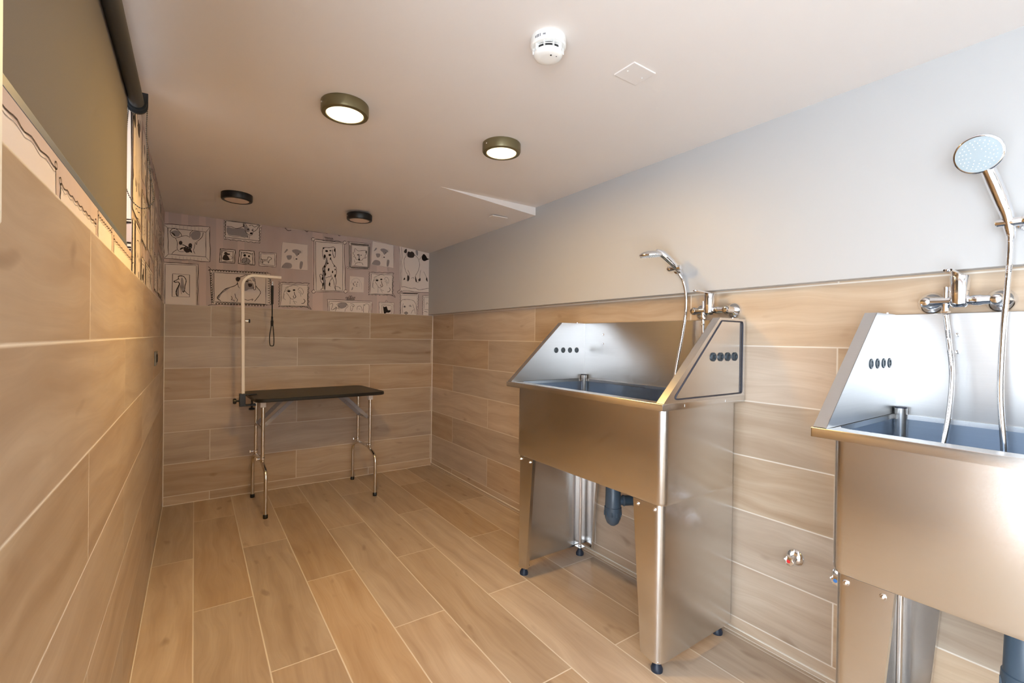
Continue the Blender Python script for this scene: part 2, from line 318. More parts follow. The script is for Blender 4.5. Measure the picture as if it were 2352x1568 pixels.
# ================================================================ WALLPAPER DRAWINGS (ink printed on the paper)
DRAW = (
'v0:-2004,21886,-1620,21955,-1522,13621,-1907,13606;v0:-873,22091,-475,22164,-371,13665,-771,13649;v0:190,22284,603,22360,713,13706,297,13690;v0:1254,22478,1682,'
'22556,1797,13747,1367,13731;v0:2638,22729,3086,22811,3209,13801,2758,13784;v0:8060,22901,8874,23039,8974,13743,8157,13716;v0:13504,23825,14455,23987,14581,13934'
',13625,13901;w0:-1905,20290,886,20490,907,17884,-1852,17829;k3.5:-1905,20290,-1374,20355,-848,20371,-235,20388,324,20474,886,20490,867,19998,875,19410,921,18904'
',923,18433,907,17884,350,17845,-202,17898,-772,17838,-1320,17865,-1852,17829,-1835,18296,-1870,18830,-1858,19304,-1870,19774,-1905,20290;k3:-1641,20045,-1084,20'
'054,-533,20062,64,20081,641,20066,633,19602,638,19149,655,18696,638,18220,69,18215,-503,18182,-1056,18176,-1591,18166,-1618,18645,-1608,19103,-1637,19581,-1641,'
'20045;k2:-1905,20290,-1641,20045;k2:886,20490,641,20066;k2:907,17884,638,18220;k2:-1852,17829,-1591,18166;g1.6:-1396,20302,-1387,20083;g1.6:-1175,20313,-1167,20'
'089;g1.6:-953,20325,-944,20096;g1.6:-730,20337,-720,20102;g1.6:-504,20349,-495,20109;g1.6:-277,20361,-267,20115;g1.6:-48,20373,-38,20122;g1.6:183,20385,193,2012'
'8;g1.6:416,20397,425,20135;g1.6:-1379,18080,-1370,17883;g1.6:-1165,18082,-1157,17889;g1.6:-950,18085,-942,17895;g1.6:-734,18087,-725,17901;g1.6:-515,18090,-507,'
'17907;g1.6:-296,18092,-287,17913;g1.6:-74,18094,-65,17920;g1.6:149,18097,158,17926;g1.6:374,18099,383,17932;g0:-1463,19786,-1404,19842,-1308,19898,-1215,19932,-'
'1136,19933,-1060,19911,-1000,19875,-957,19822,-930,19754,-927,19686,-957,19612,-1011,19538,-1069,19489,-1128,19475,-1191,19485,-1248,19508,-1295,19545,-1336,195'
'95,-1373,19645,-1418,19691,-1459,19739;d0:-1445,19767,-1402,19759,-1328,19726,-1267,19682,-1226,19615,-1197,19536,-1194,19493,-1233,19513,-1298,19569,-1355,1962'
'5,-1400,19680,-1437,19736;k3:-1516,19822,-1467,19899,-1397,20002,-1323,20071,-1249,20078,-1170,20048,-1091,19994,-1003,19906,-915,19793,-855,19696,-830,19633,-8'
'34,19585,-872,19538,-960,19475,-1082,19412,-1193,19383,-1282,19404,-1362,19457,-1425,19527,-1469,19625,-1498,19740,-1516,19822;g0:-273,19823,-232,19900,-171,199'
'75,-90,20029,34,20058,178,20066,283,20037,318,19954,313,19834,293,19722,270,19630,233,19546,175,19479,84,19429,-27,19395,-121,19394,-188,19440,-237,19518,-271,1'
'9599,-289,19673,-291,19749;k3:-326,19591,-333,19663,-339,19765,-328,19860,-280,19940,-213,20013,-164,20063;k3:471,20019,460,19927,440,19797,399,19668,316,19544,'
'213,19423,139,19339;k2.5:-854,19540,-777,19573,-668,19616,-564,19639,-472,19619,-386,19577,-325,19546;k2.5:-1193,19383,-1157,19298,-1107,19175,-1073,19045,-1074'
',18909,-1091,18766,-1091,18644,-1062,18554,-1016,18485,-953,18440,-857,18428,-745,18441,-664,18452;k2.5:-1090,18556,-1152,18502,-1239,18426,-1310,18353,-1352,18'
'285,-1380,18220,-1397,18175;k2.5:102,19334,94,19243,83,19120,67,19049,44,19097,16,19196,-9,19229,-28,19127,-45,18959,-61,18817,-85,18740,-108,18689,-115,18630,-'
'91,18539,-51,18441,-21,18371;d0:-778,19084,-798,18992,-851,18930,-918,18922,-973,18970,-994,19056,-974,19147,-920,19209,-854,19218,-799,19170;d0:-192,18971,-214'
',18868,-272,18799,-345,18790,-404,18844,-427,18941,-405,19044,-347,19114,-275,19123,-215,19069;k5:-795,18948,-744,18938,-670,18921,-595,18884,-520,18816,-443,18'
'728,-373,18643,-309,18553,-252,18467,-225,18437,-240,18507,-285,18634,-337,18738,-391,18792,-452,18822,-521,18827,-605,18795,-696,18737,-775,18684,-840,18636,-8'
'94,18592,-918,18577,-899,18615,-850,18681,-793,18726,-727,18735,-653,18722,-593,18684,-559,18589,-538,18467,-518,18402,-499,18444,-481,18543,-447,18635,-371,186'
'95,-279,18748,-227,18796,-255,18843,-324,18884,-376,18912;d0:-666,18742,-580,18760,-465,18758,-374,18733,-322,18673,-294,18590,-299,18518,-352,18462,-437,18417,'
'-518,18402,-590,18433,-658,18495,-701,18559,-715,18625,-705,18694;w0:1812,21163,4316,21198,4203,19685,1785,19697;k1.5:1812,21163,2286,21163,2800,21166,3297,2117'
'2,3787,21195,4316,21198,4292,20882,4274,20584,4243,20298,4224,19997,4203,19685,3700,19701,3202,19698,2737,19697,2249,19705,1785,19697,1784,20001,1786,20291,1806'
',20587,1796,20868,1812,21163;k3:1900,21117,2444,21124,3010,21135,3582,21142,4155,21149,4155,20831,4164,20506,4178,20194,4180,19875,3578,19873,2990,19859,2413,19'
'865,1851,19854,1869,20172,1880,20484,1891,20798,1900,21117;k2.5:1805,19699,1880,19771,1906,19835,1865,19889,1794,19937,1861,20008,1898,20074,1863,20129,1790,201'
'77,1861,20248,1885,20313,1860,20368,1787,20416,1855,20488,1889,20553,1848,20607,1777,20655,1859,20729,1872,20791,1842,20846,1776,20894,1854,20968,1868,21031,185'
'0,21087,1766,21133;k2.5:4277,21168,4180,21099,4145,21037,4186,20981,4267,20929,4184,20862,4150,20800,4170,20742,4249,20689,4178,20624,4126,20560,4173,20505,4242'
',20451,4168,20385,4130,20323,4165,20266,4241,20213,4161,20147,4112,20084,4153,20028,4229,19974,4152,19909,4113,19847,4141,19789,4224,19736;k2.5:4203,19694,4105,'
'19742,4003,19750,3900,19732,3793,19677,3696,19729,3598,19757,3495,19733,3389,19678,3294,19729,3197,19758,3094,19723,2991,19675,2897,19736,2800,19747,2700,19730,'
'2597,19675,2504,19731,2409,19751,2310,19727,2208,19671,2117,19733,2023,19752,1924,19723,1824,19671;g0:1975,20630,2090,20659,2267,20626,2455,20608,2651,20648,285'
'6,20702,3023,20716,3122,20664,3181,20572,3231,20462,3303,20321,3366,20162,3359,20052,3252,20028,3076,20053,2865,20078,2591,20069,2284,20060,2059,20107,1958,2026'
'5,1935,20478;g0:3061,21101,3112,21056,3192,20942,3269,20848,3339,20818,3407,20808,3456,20780,3484,20709,3495,20618,3479,20545,3426,20495,3347,20463,3272,20468,3'
'209,20526,3150,20621,3105,20728,3072,20867,3052,21019;k3:3040,21145,3043,21029,3050,20874,3063,20793,3085,20872,3113,21026,3151,21115,3207,21059,3272,20938,3319'
',20846;k3:3434,20968,3489,20996,3567,21033,3641,21047,3696,21008,3746,20946,3810,20919,3914,20982,4032,21080,4104,21118,4098,21035,4046,20892,3980,20762,3899,20'
'668,3805,20589,3738,20535;k3:3168,20572,3192,20517,3227,20441,3273,20373,3337,20321,3411,20277,3482,20250,3544,20241,3602,20250,3648,20283,3679,20349,3697,20439'
',3709,20531,3713,20627,3709,20725,3707,20794;k3:1935,20703,2016,20711,2132,20721,2253,20719,2369,20685,2489,20639,2616,20628,2769,20687,2929,20782,3042,20852;k2'
':2020,20078,2132,20048,2294,20008,2460,19985,2628,20001,2801,20034,2947,20052,3056,20033,3139,19998,3194,19972;k2:3378,20245,3359,20004;k2:3503,20215,3451,19959'
';k0:3428,20681,3418,20643,3391,20617,3358,20612,3331,20630,3320,20665,3330,20703,3357,20729,3390,20734,3417,20716;k0:3695,20663,3687,20634,3667,20613,3641,20609'
',3620,20624,3612,20651,3619,20680,3640,20700,3666,20704,3687,20690;k0:3677,20406,3659,20356,3614,20320,3557,20312,3511,20335,3493,20380,3510,20430,3556,20466,36'
'12,20475,3659,20452;w0:1556,18948,2530,18974,2499,17937,1507,17902;k4:1556,18948,1760,18945,1928,18943,2127,18970,2343,18973,2530,18974,2536,18780,2506,18558,25'
'06,18349,2518,18138,2499,17937,2299,17930,2105,17924,1886,17924,1713,17915,1507,17902,1521,18105,1530,18328,1549,18532,1559,18748,1556,18948;k3.5:1655,18845,183'
'9,18839,2015,18825,2203,18820,2390,18817,2386,18611,2389,18410,2393,18217,2397,18020,2195,18012,2015,18008,1817,17996,1623,17984,1624,18190,1644,18409,1652,1862'
'2,1655,18845;k2:1556,18948,1655,18845;k2:2530,18974,2390,18817;k2:2499,17937,2397,18020;k2:1507,17902,1623,17984;d0:1711,18295,1735,18370,1771,18455,1815,18516,'
'1870,18540,1933,18540,1993,18513,2052,18446,2109,18353,2147,18274,2163,18223,2161,18186,2136,18155,2078,18126,1997,18103,1918,18094,1843,18103,1771,18126,1720,1'
'8156,1699,18194,1699,18240;d0:1795,18606,1819,18660,1865,18724,1912,18760,1950,18742,1988,18696,2032,18657,2094,18642,2161,18635,2200,18621,2195,18590,2162,1855'
'2,2113,18527,2038,18520,1948,18525,1874,18536,1829,18552,1801,18575;k2:1676,18662,1695,18710,1722,18775,1754,18810,1795,18784,1841,18728,1873,18685;k2:2233,1849'
'4,2269,18448,2317,18382,2334,18318,2289,18257,2212,18198,2156,18158;w0:2814,18985,3807,19034,3859,17935,2742,17938;k4:2814,18985,3010,18992,3222,18996,3421,1903'
'1,3611,19018,3807,19034,3828,18823,3842,18600,3842,18360,3855,18163,3859,17935,3637,17917,3420,17942,3181,17925,2955,17940,2742,17938,2757,18141,2774,18362,2800'
',18563,2788,18791,2814,18985;k3.5:2937,18835,3134,18826,3315,18828,3506,18818,3704,18806,3710,18610,3703,18402,3717,18203,3711,17992,3503,17997,3291,18019,3082,'
'18041,2883,18048,2891,18252,2918,18446,2930,18635,2937,18835;k2:2814,18985,2937,18835;k2:3807,19034,3704,18806;k2:3859,17935,3711,17992;k2:2742,17938,2883,18048'
';k0:3256,18635,3239,18571,3194,18528,3138,18522,3093,18554,3075,18614,3091,18677,3136,18720,3192,18727,3238,18694;k0:3522,18593,3510,18547,3477,18516,3435,18511'
',3402,18535,3389,18578,3401,18625,3434,18656,3475,18661,3509,18637;g0:2963,18222,2989,18285,3032,18351,3085,18401,3147,18434,3219,18452,3291,18448,3367,18416,34'
'43,18363,3500,18304,3532,18242,3543,18176,3522,18116,3453,18062,3352,18017,3253,17992,3162,17997,3072,18024,3006,18061,2971,18107,2958,18164;k2.5:2963,18222,298'
'9,18285,3032,18351,3085,18401,3147,18434,3219,18452,3291,18448,3367,18416,3443,18363,3500,18304,3532,18243,3543,18176,3522,18116,3453,18059,3352,18009,3254,1798'
'3,3162,17990,3072,18021,3006,18061,2971,18108,2958,18164,2963,18222;k2.5:3282,18447,3292,18382,3302,18291,3293,18210,3245,18152,3178,18106,3129,18074;k2.5:3000,'
'18724,3085,18769,3206,18829,3328,18857,3452,18822,3576,18755,3663,18705;w0:4166,19005,5380,19051,5347,17916,4155,17918;k3:4166,19005,4421,19001,4654,19021,4896,'
'19024,5135,19041,5380,19051,5372,18841,5355,18581,5351,18373,5360,18129,5347,17916,5102,17935,4878,17937,4642,17932,4378,17903,4155,17918,4159,18136,4167,18365,'
'4173,18552,4171,18772,4166,19005;k2.5:4274,18897,4521,18907,4759,18937,5004,18937,5248,18962,5258,18728,5245,18492,5251,18255,5257,18030,5018,18034,4763,18034,4'
'530,18039,4282,18051,4283,18261,4279,18465,4273,18693,4274,18897;k3:4299,18488,4315,18463,4341,18430,4394,18412,4498,18418,4629,18440,4729,18478,4763,18542,4765'
',18622,4779,18678,4828,18694,4890,18686,4945,18667,4990,18638,5027,18598,5042,18561,5021,18531,4978,18503,4938,18476,4908,18455,4880,18435,4860,18404,4852,18348'
',4851,18281,4844,18232,4826,18212,4802,18211,4784,18225,4786,18265,4793,18320,4765,18355,4667,18358,4536,18342,4438,18310,4409,18250,4413,18174,4414,18123,4393,'
'18115,4368,18132,4354,18165,4362,18219,4381,18289,4386,18353,4363,18407,4326,18455,4299,18488;w0:-1867,17565,172,17624,178,14501,-1861,14439;k3.5:-1867,17565,-1'
'469,17572,-1079,17603,-679,17583,-229,17603,172,17624,188,17001,152,16355,181,15744,156,15112,178,14501,-257,14495,-637,14463,-1049,14475,-1469,14445,-1861,1443'
'9,-1842,15053,-1848,15702,-1857,16301,-1857,16945,-1867,17565;k2.5:-1779,17443,-1412,17448,-1062,17467,-691,17487,-309,17512,61,17522;k2.5:61,17522,69,17222,80,'
'16796,88,16395,90,16081,88,15791,88,15491,95,15130,104,14758,111,14497;k2.5:-1775,17444,-1776,17006,-1776,16386,-1777,15802,-1778,15291,-1780,14816,-1781,14487;'
'k3:-1351,16782,-340,16786,-327,15171,-1356,15128,-1344,16761;g0:-830,16519,-807,16548,-778,16556,-750,16526,-726,16444,-702,16324,-683,16197,-667,16066,-655,159'
'27,-650,15798,-655,15674,-667,15559,-684,15483,-709,15462,-739,15479,-768,15522,-796,15583,-822,15668,-842,15784,-853,15953,-858,16153,-857,16316,-853,16416,-84'
'4,16478;g0:-963,16019,-936,16054,-920,16019,-916,15956,-930,15875,-957,15765,-974,15641,-970,15484,-956,15312,-957,15189,-986,15143,-1028,15147,-1064,15182,-109'
'1,15241,-1111,15331,-1109,15454,-1071,15643,-1012,15866;k4:-1276,16237,-1233,16260,-1173,16292,-1116,16330,-1067,16374,-1023,16423,-992,16474,-992,16532,-1005,1'
'6592,-993,16638,-930,16669,-841,16687,-759,16681,-695,16644,-638,16584,-594,16517,-563,16452,-544,16381,-538,16298,-551,16200,-578,16090,-601,15980,-610,15870,-'
'615,15761,-624,15666,-641,15585,-662,15519,-684,15483,-708,15495,-733,15536,-750,15568;k5:-1276,16237,-1256,16217,-1226,16190,-1186,16174,-1130,16183,-1063,1620'
'3,-1008,16206,-970,16182,-944,16141,-935,16088,-949,16022,-979,15944,-1012,15860,-1047,15769,-1084,15672,-1110,15578,-1121,15486,-1122,15397,-1115,15320,-1097,1'
'5257,-1072,15204,-1053,15169;k3:-623,15612,-591,15563,-545,15492,-494,15429,-436,15379,-373,15335,-328,15306;k5:-993,16625,-960,16639,-913,16659,-867,16671,-826'
',16670,-786,16661,-759,16654;k0:-937,16408,-943,16386,-957,16372,-975,16371,-989,16382,-995,16403,-989,16424,-975,16438,-957,16440,-943,16428;k0:-1198,16253,-12'
'06,16231,-1227,16217,-1253,16214,-1275,16225,-1283,16246,-1275,16267,-1254,16282,-1227,16284,-1206,16273;k2:-899,16091,-883,15957,-861,15769,-841,15606,-825,154'
'91,-812,15402,-803,15341;w0:912,17266,4957,17364,5025,14874,1049,14684;k3.5:912,17266,1667,17294,2482,17299,3289,17325,4092,17348,4957,17364,4959,16876,4996,163'
'85,5014,15880,5014,15366,5025,14874,4200,14847,3381,14813,2588,14769,1795,14737,1049,14684,1037,15198,990,15700,957,16244,954,16735,912,17266;k3:1164,17106,1986'
',17121,2848,17150,3726,17185,4620,17202,4625,16626,4632,16055,4641,15471,4642,14902,3742,14912,2874,14911,2028,14915,1209,14923,1201,15461,1182,16018,1183,16567'
',1164,17106;k2:1098,17169,4689,17266,4742,14873,1144,14827,1098,17169;k2.6:1085,17260,1086,17198,1058,17194,1057,17252,1115,17315,1202,17322,1261,17266,1262,172'
'05,1233,17200,1233,17258,1291,17322,1379,17329,1438,17273,1439,17211,1410,17207,1410,17265,1468,17329,1556,17336,1616,17280,1616,17218,1587,17213,1587,17272,164'
'6,17336,1735,17343,1794,17286,1795,17224,1766,17220,1766,17278,1825,17343,1914,17349,1974,17293,1975,17231,1946,17226,1946,17285,2005,17349,2095,17356,2155,1730'
'0,2156,17237,2127,17233,2126,17292,2186,17356,2276,17363,2337,17307,2338,17244,2308,17239,2308,17299,2368,17363,2459,17370,2520,17313,2521,17251,2491,17246,2491'
',17305,2551,17370,2643,17377,2704,17320,2705,17257,2675,17253,2675,17312,2736,17377,2828,17384,2890,17327,2891,17264,2860,17259,2860,17319,2921,17385,3014,17392'
',3076,17334,3077,17271,3046,17266,3046,17326,3108,17392,3201,17399,3263,17341,3264,17278,3234,17273,3234,17333,3295,17399,3389,17406,3452,17348,3453,17284,3422,'
'17280,3422,17340,3484,17406,3578,17413,3642,17355,3643,17291,3612,17287,3612,17347,3674,17413,3769,17421,3833,17362,3834,17298,3802,17294,3802,17354,3865,17421,'
'3960,17428,4025,17370,4026,17305,3994,17301,3994,17361,4057,17428,4153,17435,4218,17377,4219,17312,4187,17308,4187,17368,4251,17435,4347,17443,4412,17384,4413,1'
'7319,4381,17315,4381,17376,4445,17443,4542,17450,4608,17391,4609,17326,4577,17322,4577,17383,4641,17450,4739,17458,4805,17399;k3:1036,17117,1006,17017,942,16981'
',910,17016,944,17056,1010,17032,1045,16938,1014,16838,950,16802,919,16837,952,16877,1018,16853,1053,16759,1022,16658,959,16623,927,16658,960,16698,1027,16674,10'
'61,16579,1031,16479,967,16444,935,16478,968,16519,1035,16494,1070,16400,1039,16299,975,16264,943,16299,977,16339,1043,16315,1078,16220,1047,16120,983,16085,952,'
'16120,985,16160,1052,16135,1086,16040,1056,15940,992,15905,960,15941,993,15981,1060,15956,1095,15861,1064,15761,1000,15726,968,15761,1002,15801,1068,15776,1103,'
'15681,1072,15581,1008,15546,976,15582,1010,15622,1077,15596,1111,15501,1081,15401,1017,15367,985,15402,1018,15442,1085,15417,1120,15321,1089,15221,1025,15187,99'
'3,15223,1027,15263,1093,15237,1128,15141,1097,15041,1033,15008,1001,15043,1035,15083,1102,15057,1136,14961,1106,14861,1041,14828,1010,14864,1043,14903,1110,1487'
'7,1145,14781;k3:1346,14792,1345,14722,1311,14719,1309,14785,1373,14855,1471,14859,1536,14792,1535,14722,1501,14719,1499,14785,1563,14855,1662,14859,1728,14793,1'
'727,14722,1692,14719,1690,14785,1755,14856,1854,14859,1920,14793,1920,14722,1885,14719,1883,14785,1948,14856,2048,14860,2114,14793,2114,14722,2078,14719,2076,14'
'786,2142,14856,2242,14860,2310,14793,2309,14722,2273,14719,2271,14786,2337,14857,2438,14861,2506,14793,2505,14722,2469,14719,2467,14786,2534,14857,2635,14861,27'
'04,14794,2703,14722,2667,14719,2665,14786,2732,14858,2834,14861,2902,14794,2902,14722,2865,14719,2863,14786,2931,14858,3034,14862,3103,14794,3102,14722,3065,147'
'19,3063,14787,3131,14858,3235,14862,3304,14794,3303,14722,3267,14718,3264,14787,3333,14859,3437,14863,3507,14794,3506,14722,3469,14718,3467,14787,3536,14859,364'
'1,14863,3711,14795,3710,14722,3673,14718,3671,14787,3740,14860,3845,14864,3916,14795,3915,14722,3878,14718,3876,14787,3945,14860,4052,14864,4123,14795,4122,1472'
'2,4085,14718,4082,14787,4152,14861,4259,14865,4331,14795,4330,14722,4292,14718,4290,14788,4361,14861,4468,14865,4540,14795,4540,14722,4502,14718,4499,14788,4570'
',14861,4679,14865,4751,14796;k2.6:4919,17238,4885,17136,4816,17098,4782,17130,4816,17169,4886,17144,4922,17047,4888,16945,4819,16907,4785,16940,4819,16978,4889,'
'16953,4925,16856,4891,16754,4822,16716,4787,16749,4822,16788,4892,16762,4928,16665,4894,16563,4825,16525,4790,16558,4825,16597,4895,16571,4931,16474,4897,16372,'
'4828,16334,4793,16368,4828,16406,4898,16379,4934,16283,4900,16180,4831,16144,4796,16177,4831,16215,4901,16188,4937,16091,4903,15989,4834,15953,4799,15986,4834,1'
'6024,4904,15997,4940,15900,4906,15798,4837,15762,4802,15795,4836,15833,4907,15806,4942,15709,4909,15607,4840,15571,4805,15604,4839,15642,4909,15615,4945,15517,4'
'912,15416,4843,15380,4808,15413,4842,15451,4912,15424,4948,15326,4915,15224,4846,15188,4811,15222,4845,15260,4915,15232,4951,15135,4918,15033,4848,14997,4814,15'
'031,4848,15069,4918,15041,4954,14943;k3:796,17506,847,17468,915,17414,950,17361,908,17310,832,17260,798,17232,855,17243,954,17275,1027,17300;k3:1049,14684,965,1'
'4653,853,14610,801,14579,868,14569,994,14569,1089,14571;k3:4937,14942,5134,14831;g0:1412,15258,1463,15346,1550,15460,1644,15574,1738,15688,1838,15803,1937,15897'
',2051,15971,2163,16025,2214,16034,2163,15980,2050,15881,1938,15781,1842,15693,1746,15603,1664,15506,1602,15383,1553,15254,1510,15172,1461,15161,1418,15197;k4:27'
'27,16427,2685,16369,2620,16285,2514,16198,2337,16115,2121,16028,1936,15934,1816,15831,1727,15720,1644,15607,1547,15484,1457,15359,1400,15257,1395,15194,1424,151'
'53,1464,15113,1518,15064,1583,15017,1629,14984;k3.5:2853,16886,2904,16916,2978,16959,3056,16999,3134,17041,3216,17081,3303,17092,3399,17052,3499,16983,3596,1692'
'7,3690,16915,3780,16917,3848,16892,3877,16820,3883,16721,3892,16617,3905,16512,3919,16400,3959,16285,4050,16164,4165,16038,4246,15920,4273,15827,4265,15743,4219'
',15628,4112,15443,3968,15228,3864,15076;d0:2577,16792,2606,16844,2655,16886,2710,16907,2778,16901,2852,16874,2894,16828,2884,16750,2843,16653,2794,16583,2741,16'
'558,2680,16560,2632,16584,2599,16641,2578,16722;g0:3701,16817,3755,16831,3835,16829,3890,16809,3899,16756,3883,16685,3858,16638,3824,16632,3780,16648,3744,16677'
',3716,16721,3696,16777;g0:3040,16523,3116,16588,3217,16627,3307,16640,3367,16619,3416,16572,3474,16535,3557,16527,3650,16529,3725,16507,3771,16444,3798,16358,38'
'11,16274,3817,16193,3808,16114,3771,16055,3687,16030,3576,16024,3479,16010,3416,15972,3367,15927,3314,15893,3244,15869,3170,15857,3108,15878,3060,15949,3023,160'
'53,3002,16165,2996,16288,3005,16419;d0:3413,16434,3489,16453,3604,16445,3684,16418,3698,16364,3678,16293,3644,16237,3594,16204,3530,16187,3477,16201,3436,16268,'
'3406,16365;d0:3121,16625,3188,16649,3288,16671,3369,16679,3415,16662,3441,16631,3432,16603,3365,16578,3264,16557,3184,16549,3138,16566,3113,16596;k3:3369,16645,'
'3379,16687,3393,16742,3410,16768,3430,16732,3453,16667,3473,16630,3485,16661,3495,16720,3514,16753,3554,16727,3604,16674,3640,16634;k3:3770,16223,3778,16151,379'
'2,16052,3814,15986,3852,15976,3898,15999,3931,16043,3942,16118,3940,16214,3937,16284;k3:3072,15306,3113,15271,3173,15222,3238,15183,3300,15159,3367,15145,3445,1'
'5147,3556,15184,3678,15238,3757,15262,3756,15226,3711,15161,3675,15113;k3:2539,15612,2547,15535,2560,15428,2582,15332,2626,15264,2680,15207,2714,15151,2707,1508'
'8,2679,15026,2658,14983;k3:2280,15407,2310,15360,2351,15294,2373,15234,2353,15188,2313,15147,2302,15117,2351,15104,2428,15101,2483,15090,2491,15060,2477,15022,2'
'464,14995;k3:2693,16518,2705,16427,2723,16299,2745,16192,2777,16128,2814,16085,2840,16058;k3.5:6454,21060,6384,21037,6286,21006,6199,20995,6137,21023,6087,21072'
',6046,21112,6012,21133,5988,21146,5985,21159,5994,21177,6024,21194,6121,21207,6329,21210,6605,21207,6864,21205,7082,21209,7280,21213,7439,21204,7541,21167,7602,'
'21118,7652,21093,7675,21115,7686,21160,7757,21194,7927,21198,8158,21189,8402,21183,8674,21188,8961,21195,9170,21195,9244,21180,9238,21159,9226,21144;w0:7280,211'
'99,7168,21166,6882,21132,6533,21112,6254,21112,6149,21132,6257,21165,6538,21198,6887,21219,7172,21219;k3:10126,21212,10213,21124,10344,21154;w0:5805,20023,7716,'
'20017,7738,17906,5701,17875;g1.5:5805,20023,6192,20013,6574,20023,6919,20026,7334,20024,7716,20017,7719,19601,7722,19189,7709,18735,7744,18333,7738,17906,7323,1'
'7882,6908,17872,6502,17902,6103,17877,5701,17875,5703,18305,5754,18751,5745,19175,5776,19594,5805,20023;g0:6144,18951,6250,18987,6398,19008,6500,18992,6520,1891'
'4,6494,18799,6452,18707,6392,18653,6314,18621,6248,18617,6203,18654,6168,18719,6145,18784,6124,18845,6114,18905;g0:5775,17994,5836,18108,5933,18254,6048,18356,6'
'197,18385,6364,18369,6481,18317,6531,18207,6529,18060,6459,17950,6271,17910,6015,17907,5826,17916,5754,17923,5747,17943;g0:6547,19447,6630,19493,6754,19532,6881'
',19544,7022,19514,7166,19456,7248,19390,7219,19319,7127,19241,7041,19167,6986,19088,6936,19012,6887,18980,6835,19024,6782,19112,6729,19188,6673,19225,6616,19249'
',6574,19282,6542,19334,6524,19394;g0:5939,19151,5980,19247,6050,19384,6113,19478,6163,19489,6204,19456,6215,19406,6175,19338,6103,19255,6040,19190,5991,19150,59'
'50,19130;g0:7151,18557,7221,18607,7308,18592,7361,18523,7353,18365,7311,18154,7262,18001,7206,17947,7144,17951,7105,18014,7099,18177,7116,18399;g1.5:7142,19519,'
'7192,19516,7262,19508,7310,19483,7317,19419,7301,19338,7275,19280,7233,19269,7181,19281,7144,19293;k0:7062,19170,7053,19146,7030,19129,7001,19125,6977,19137,696'
'8,19159,6977,19183,7000,19200,7029,19204,7052,19192;k0:6936,18760,6922,18729,6886,18706,6841,18701,6805,18716,6791,18744,6804,18775,6840,18798,6885,18803,6922,1'
'8788;g1.5:6680,18957,6670,18893,6658,18804,6657,18729,6678,18682,6711,18648,6735,18625;w0:5697,16711,7830,16769,7770,14847,5631,14794;k2:5697,16711,6103,16727,6'
'539,16733,6975,16732,7385,16762,7830,16769,7814,16372,7796,16001,7782,15602,7785,15215,7770,14847,7334,14852,6908,14813,6458,14799,6057,14801,5631,14794,5631,15'
'177,5669,15571,5670,15951,5690,16312,5697,16711;k3:5799,16608,6275,16626,6761,16622,7258,16646,7751,16649,7748,16208,7744,15776,7752,15343,7743,14915,7231,14887'
',6706,14883,6208,14856,5716,14837,5739,15277,5759,15722,5779,16162,5799,16608;k2.5:5566,14735,5615,14794,5644,14852,5622,14908,5552,14962,5618,15022,5641,15079,'
'5619,15136,5556,15190,5622,15250,5635,15307,5623,15364,5550,15417,5622,15477,5633,15535,5615,15591,5561,15645,5620,15705,5642,15763,5611,15818,5559,15873,5616,1'
'5933,5645,15991,5614,16046,5567,16101,5617,16160,5637,16218,5616,16274,5559,16328,5616,16388,5647,16447,5609,16501,5558,16555,5613,16616,5632,16674,5619,16730,5'
'565,16783;k2.5:5688,16689,5823,16743,5958,16769,6094,16757,6229,16714,6367,16774,6504,16797,6642,16786,6780,16752,6920,16799,7060,16838,7200,16824,7340,16772,74'
'82,16839,7625,16851,7767,16837,7910,16816;k2.5:7846,16799,7758,16696,7741,16600,7762,16508,7869,16423,7779,16320,7736,16222,7777,16131,7885,16046,7784,15943,774'
'6,15845,7790,15754,7889,15668,7792,15566,7752,15468,7807,15378,7885,15289,7796,15188,7760,15091,7820,15001,7901,14912;k2.5:7984,14796,7895,14838,7805,14842,7716'
',14838,7626,14795,7538,14825,7450,14855,7361,14827,7272,14776,7185,14818,7097,14834,7010,14804,6922,14773,6835,14804,6749,14826,6662,14814,6576,14765,6490,14806'
',6404,14824,6318,14800,6233,14761,6148,14791,6063,14799,5978,14780,5893,14735,5809,14785,5725,14791,5641,14767,5557,14737;k3:7664,14842,7780,14775,7938,14686,80'
'39,14643,8027,14691,7958,14784,7903,14854;k0:6427,16058,6408,16010,6357,15978,6294,15974,6243,15999,6223,16044,6242,16091,6293,16123,6356,16127,6407,16103;k0:68'
'12,16181,6792,16140,6741,16111,6677,16107,6625,16128,6605,16166,6625,16207,6676,16235,6740,16240,6791,16219;k2:6148,15966,6194,16032,6260,16122,6324,16174,6383,'
'16151,6439,16091,6478,16045;k4:6710,16033,6723,15973,6741,15889,6764,15811,6796,15751,6831,15697,6848,15647,6834,15595,6802,15546,6767,15518,6729,15521,6690,155'
'46,6663,15579,6658,15626,6665,15681,6672,15720;k2.5:6716,15442,6655,15431,6568,15421,6484,15444,6411,15530,6339,15648,6277,15751,6224,15821,6179,15874,6148,1591'
'0;k2:5901,15364,5900,15447,5900,15566,5913,15699,5944,15850,5988,16014,6045,16154,6129,16256,6226,16333,6296,16384;k2:6018,16263,6082,16316,6174,16389,6270,1645'
'0,6375,16483,6484,16504,6561,16517;k2:6078,15319,6039,15363,5985,15428,5950,15507,5955,15612,5979,15731,5998,15816;k2:6298,16228,5996,15983;k2:6372,16457,6459,1'
'6501,6582,16561,6704,16595,6821,16580,6936,16538,7016,16507;k2:6993,16166,7017,16233,7051,16324,7095,16388,7152,16404,7218,16392,7279,16356,7335,16291,7385,1620'
'1,7413,16110,7405,16005,7374,15899,7336,15849,7296,15900,7249,16008,7203,16095,7154,16133,7105,16150,7072,16160;k2:7020,16054,7065,16034,7127,16003,7178,15952,7'
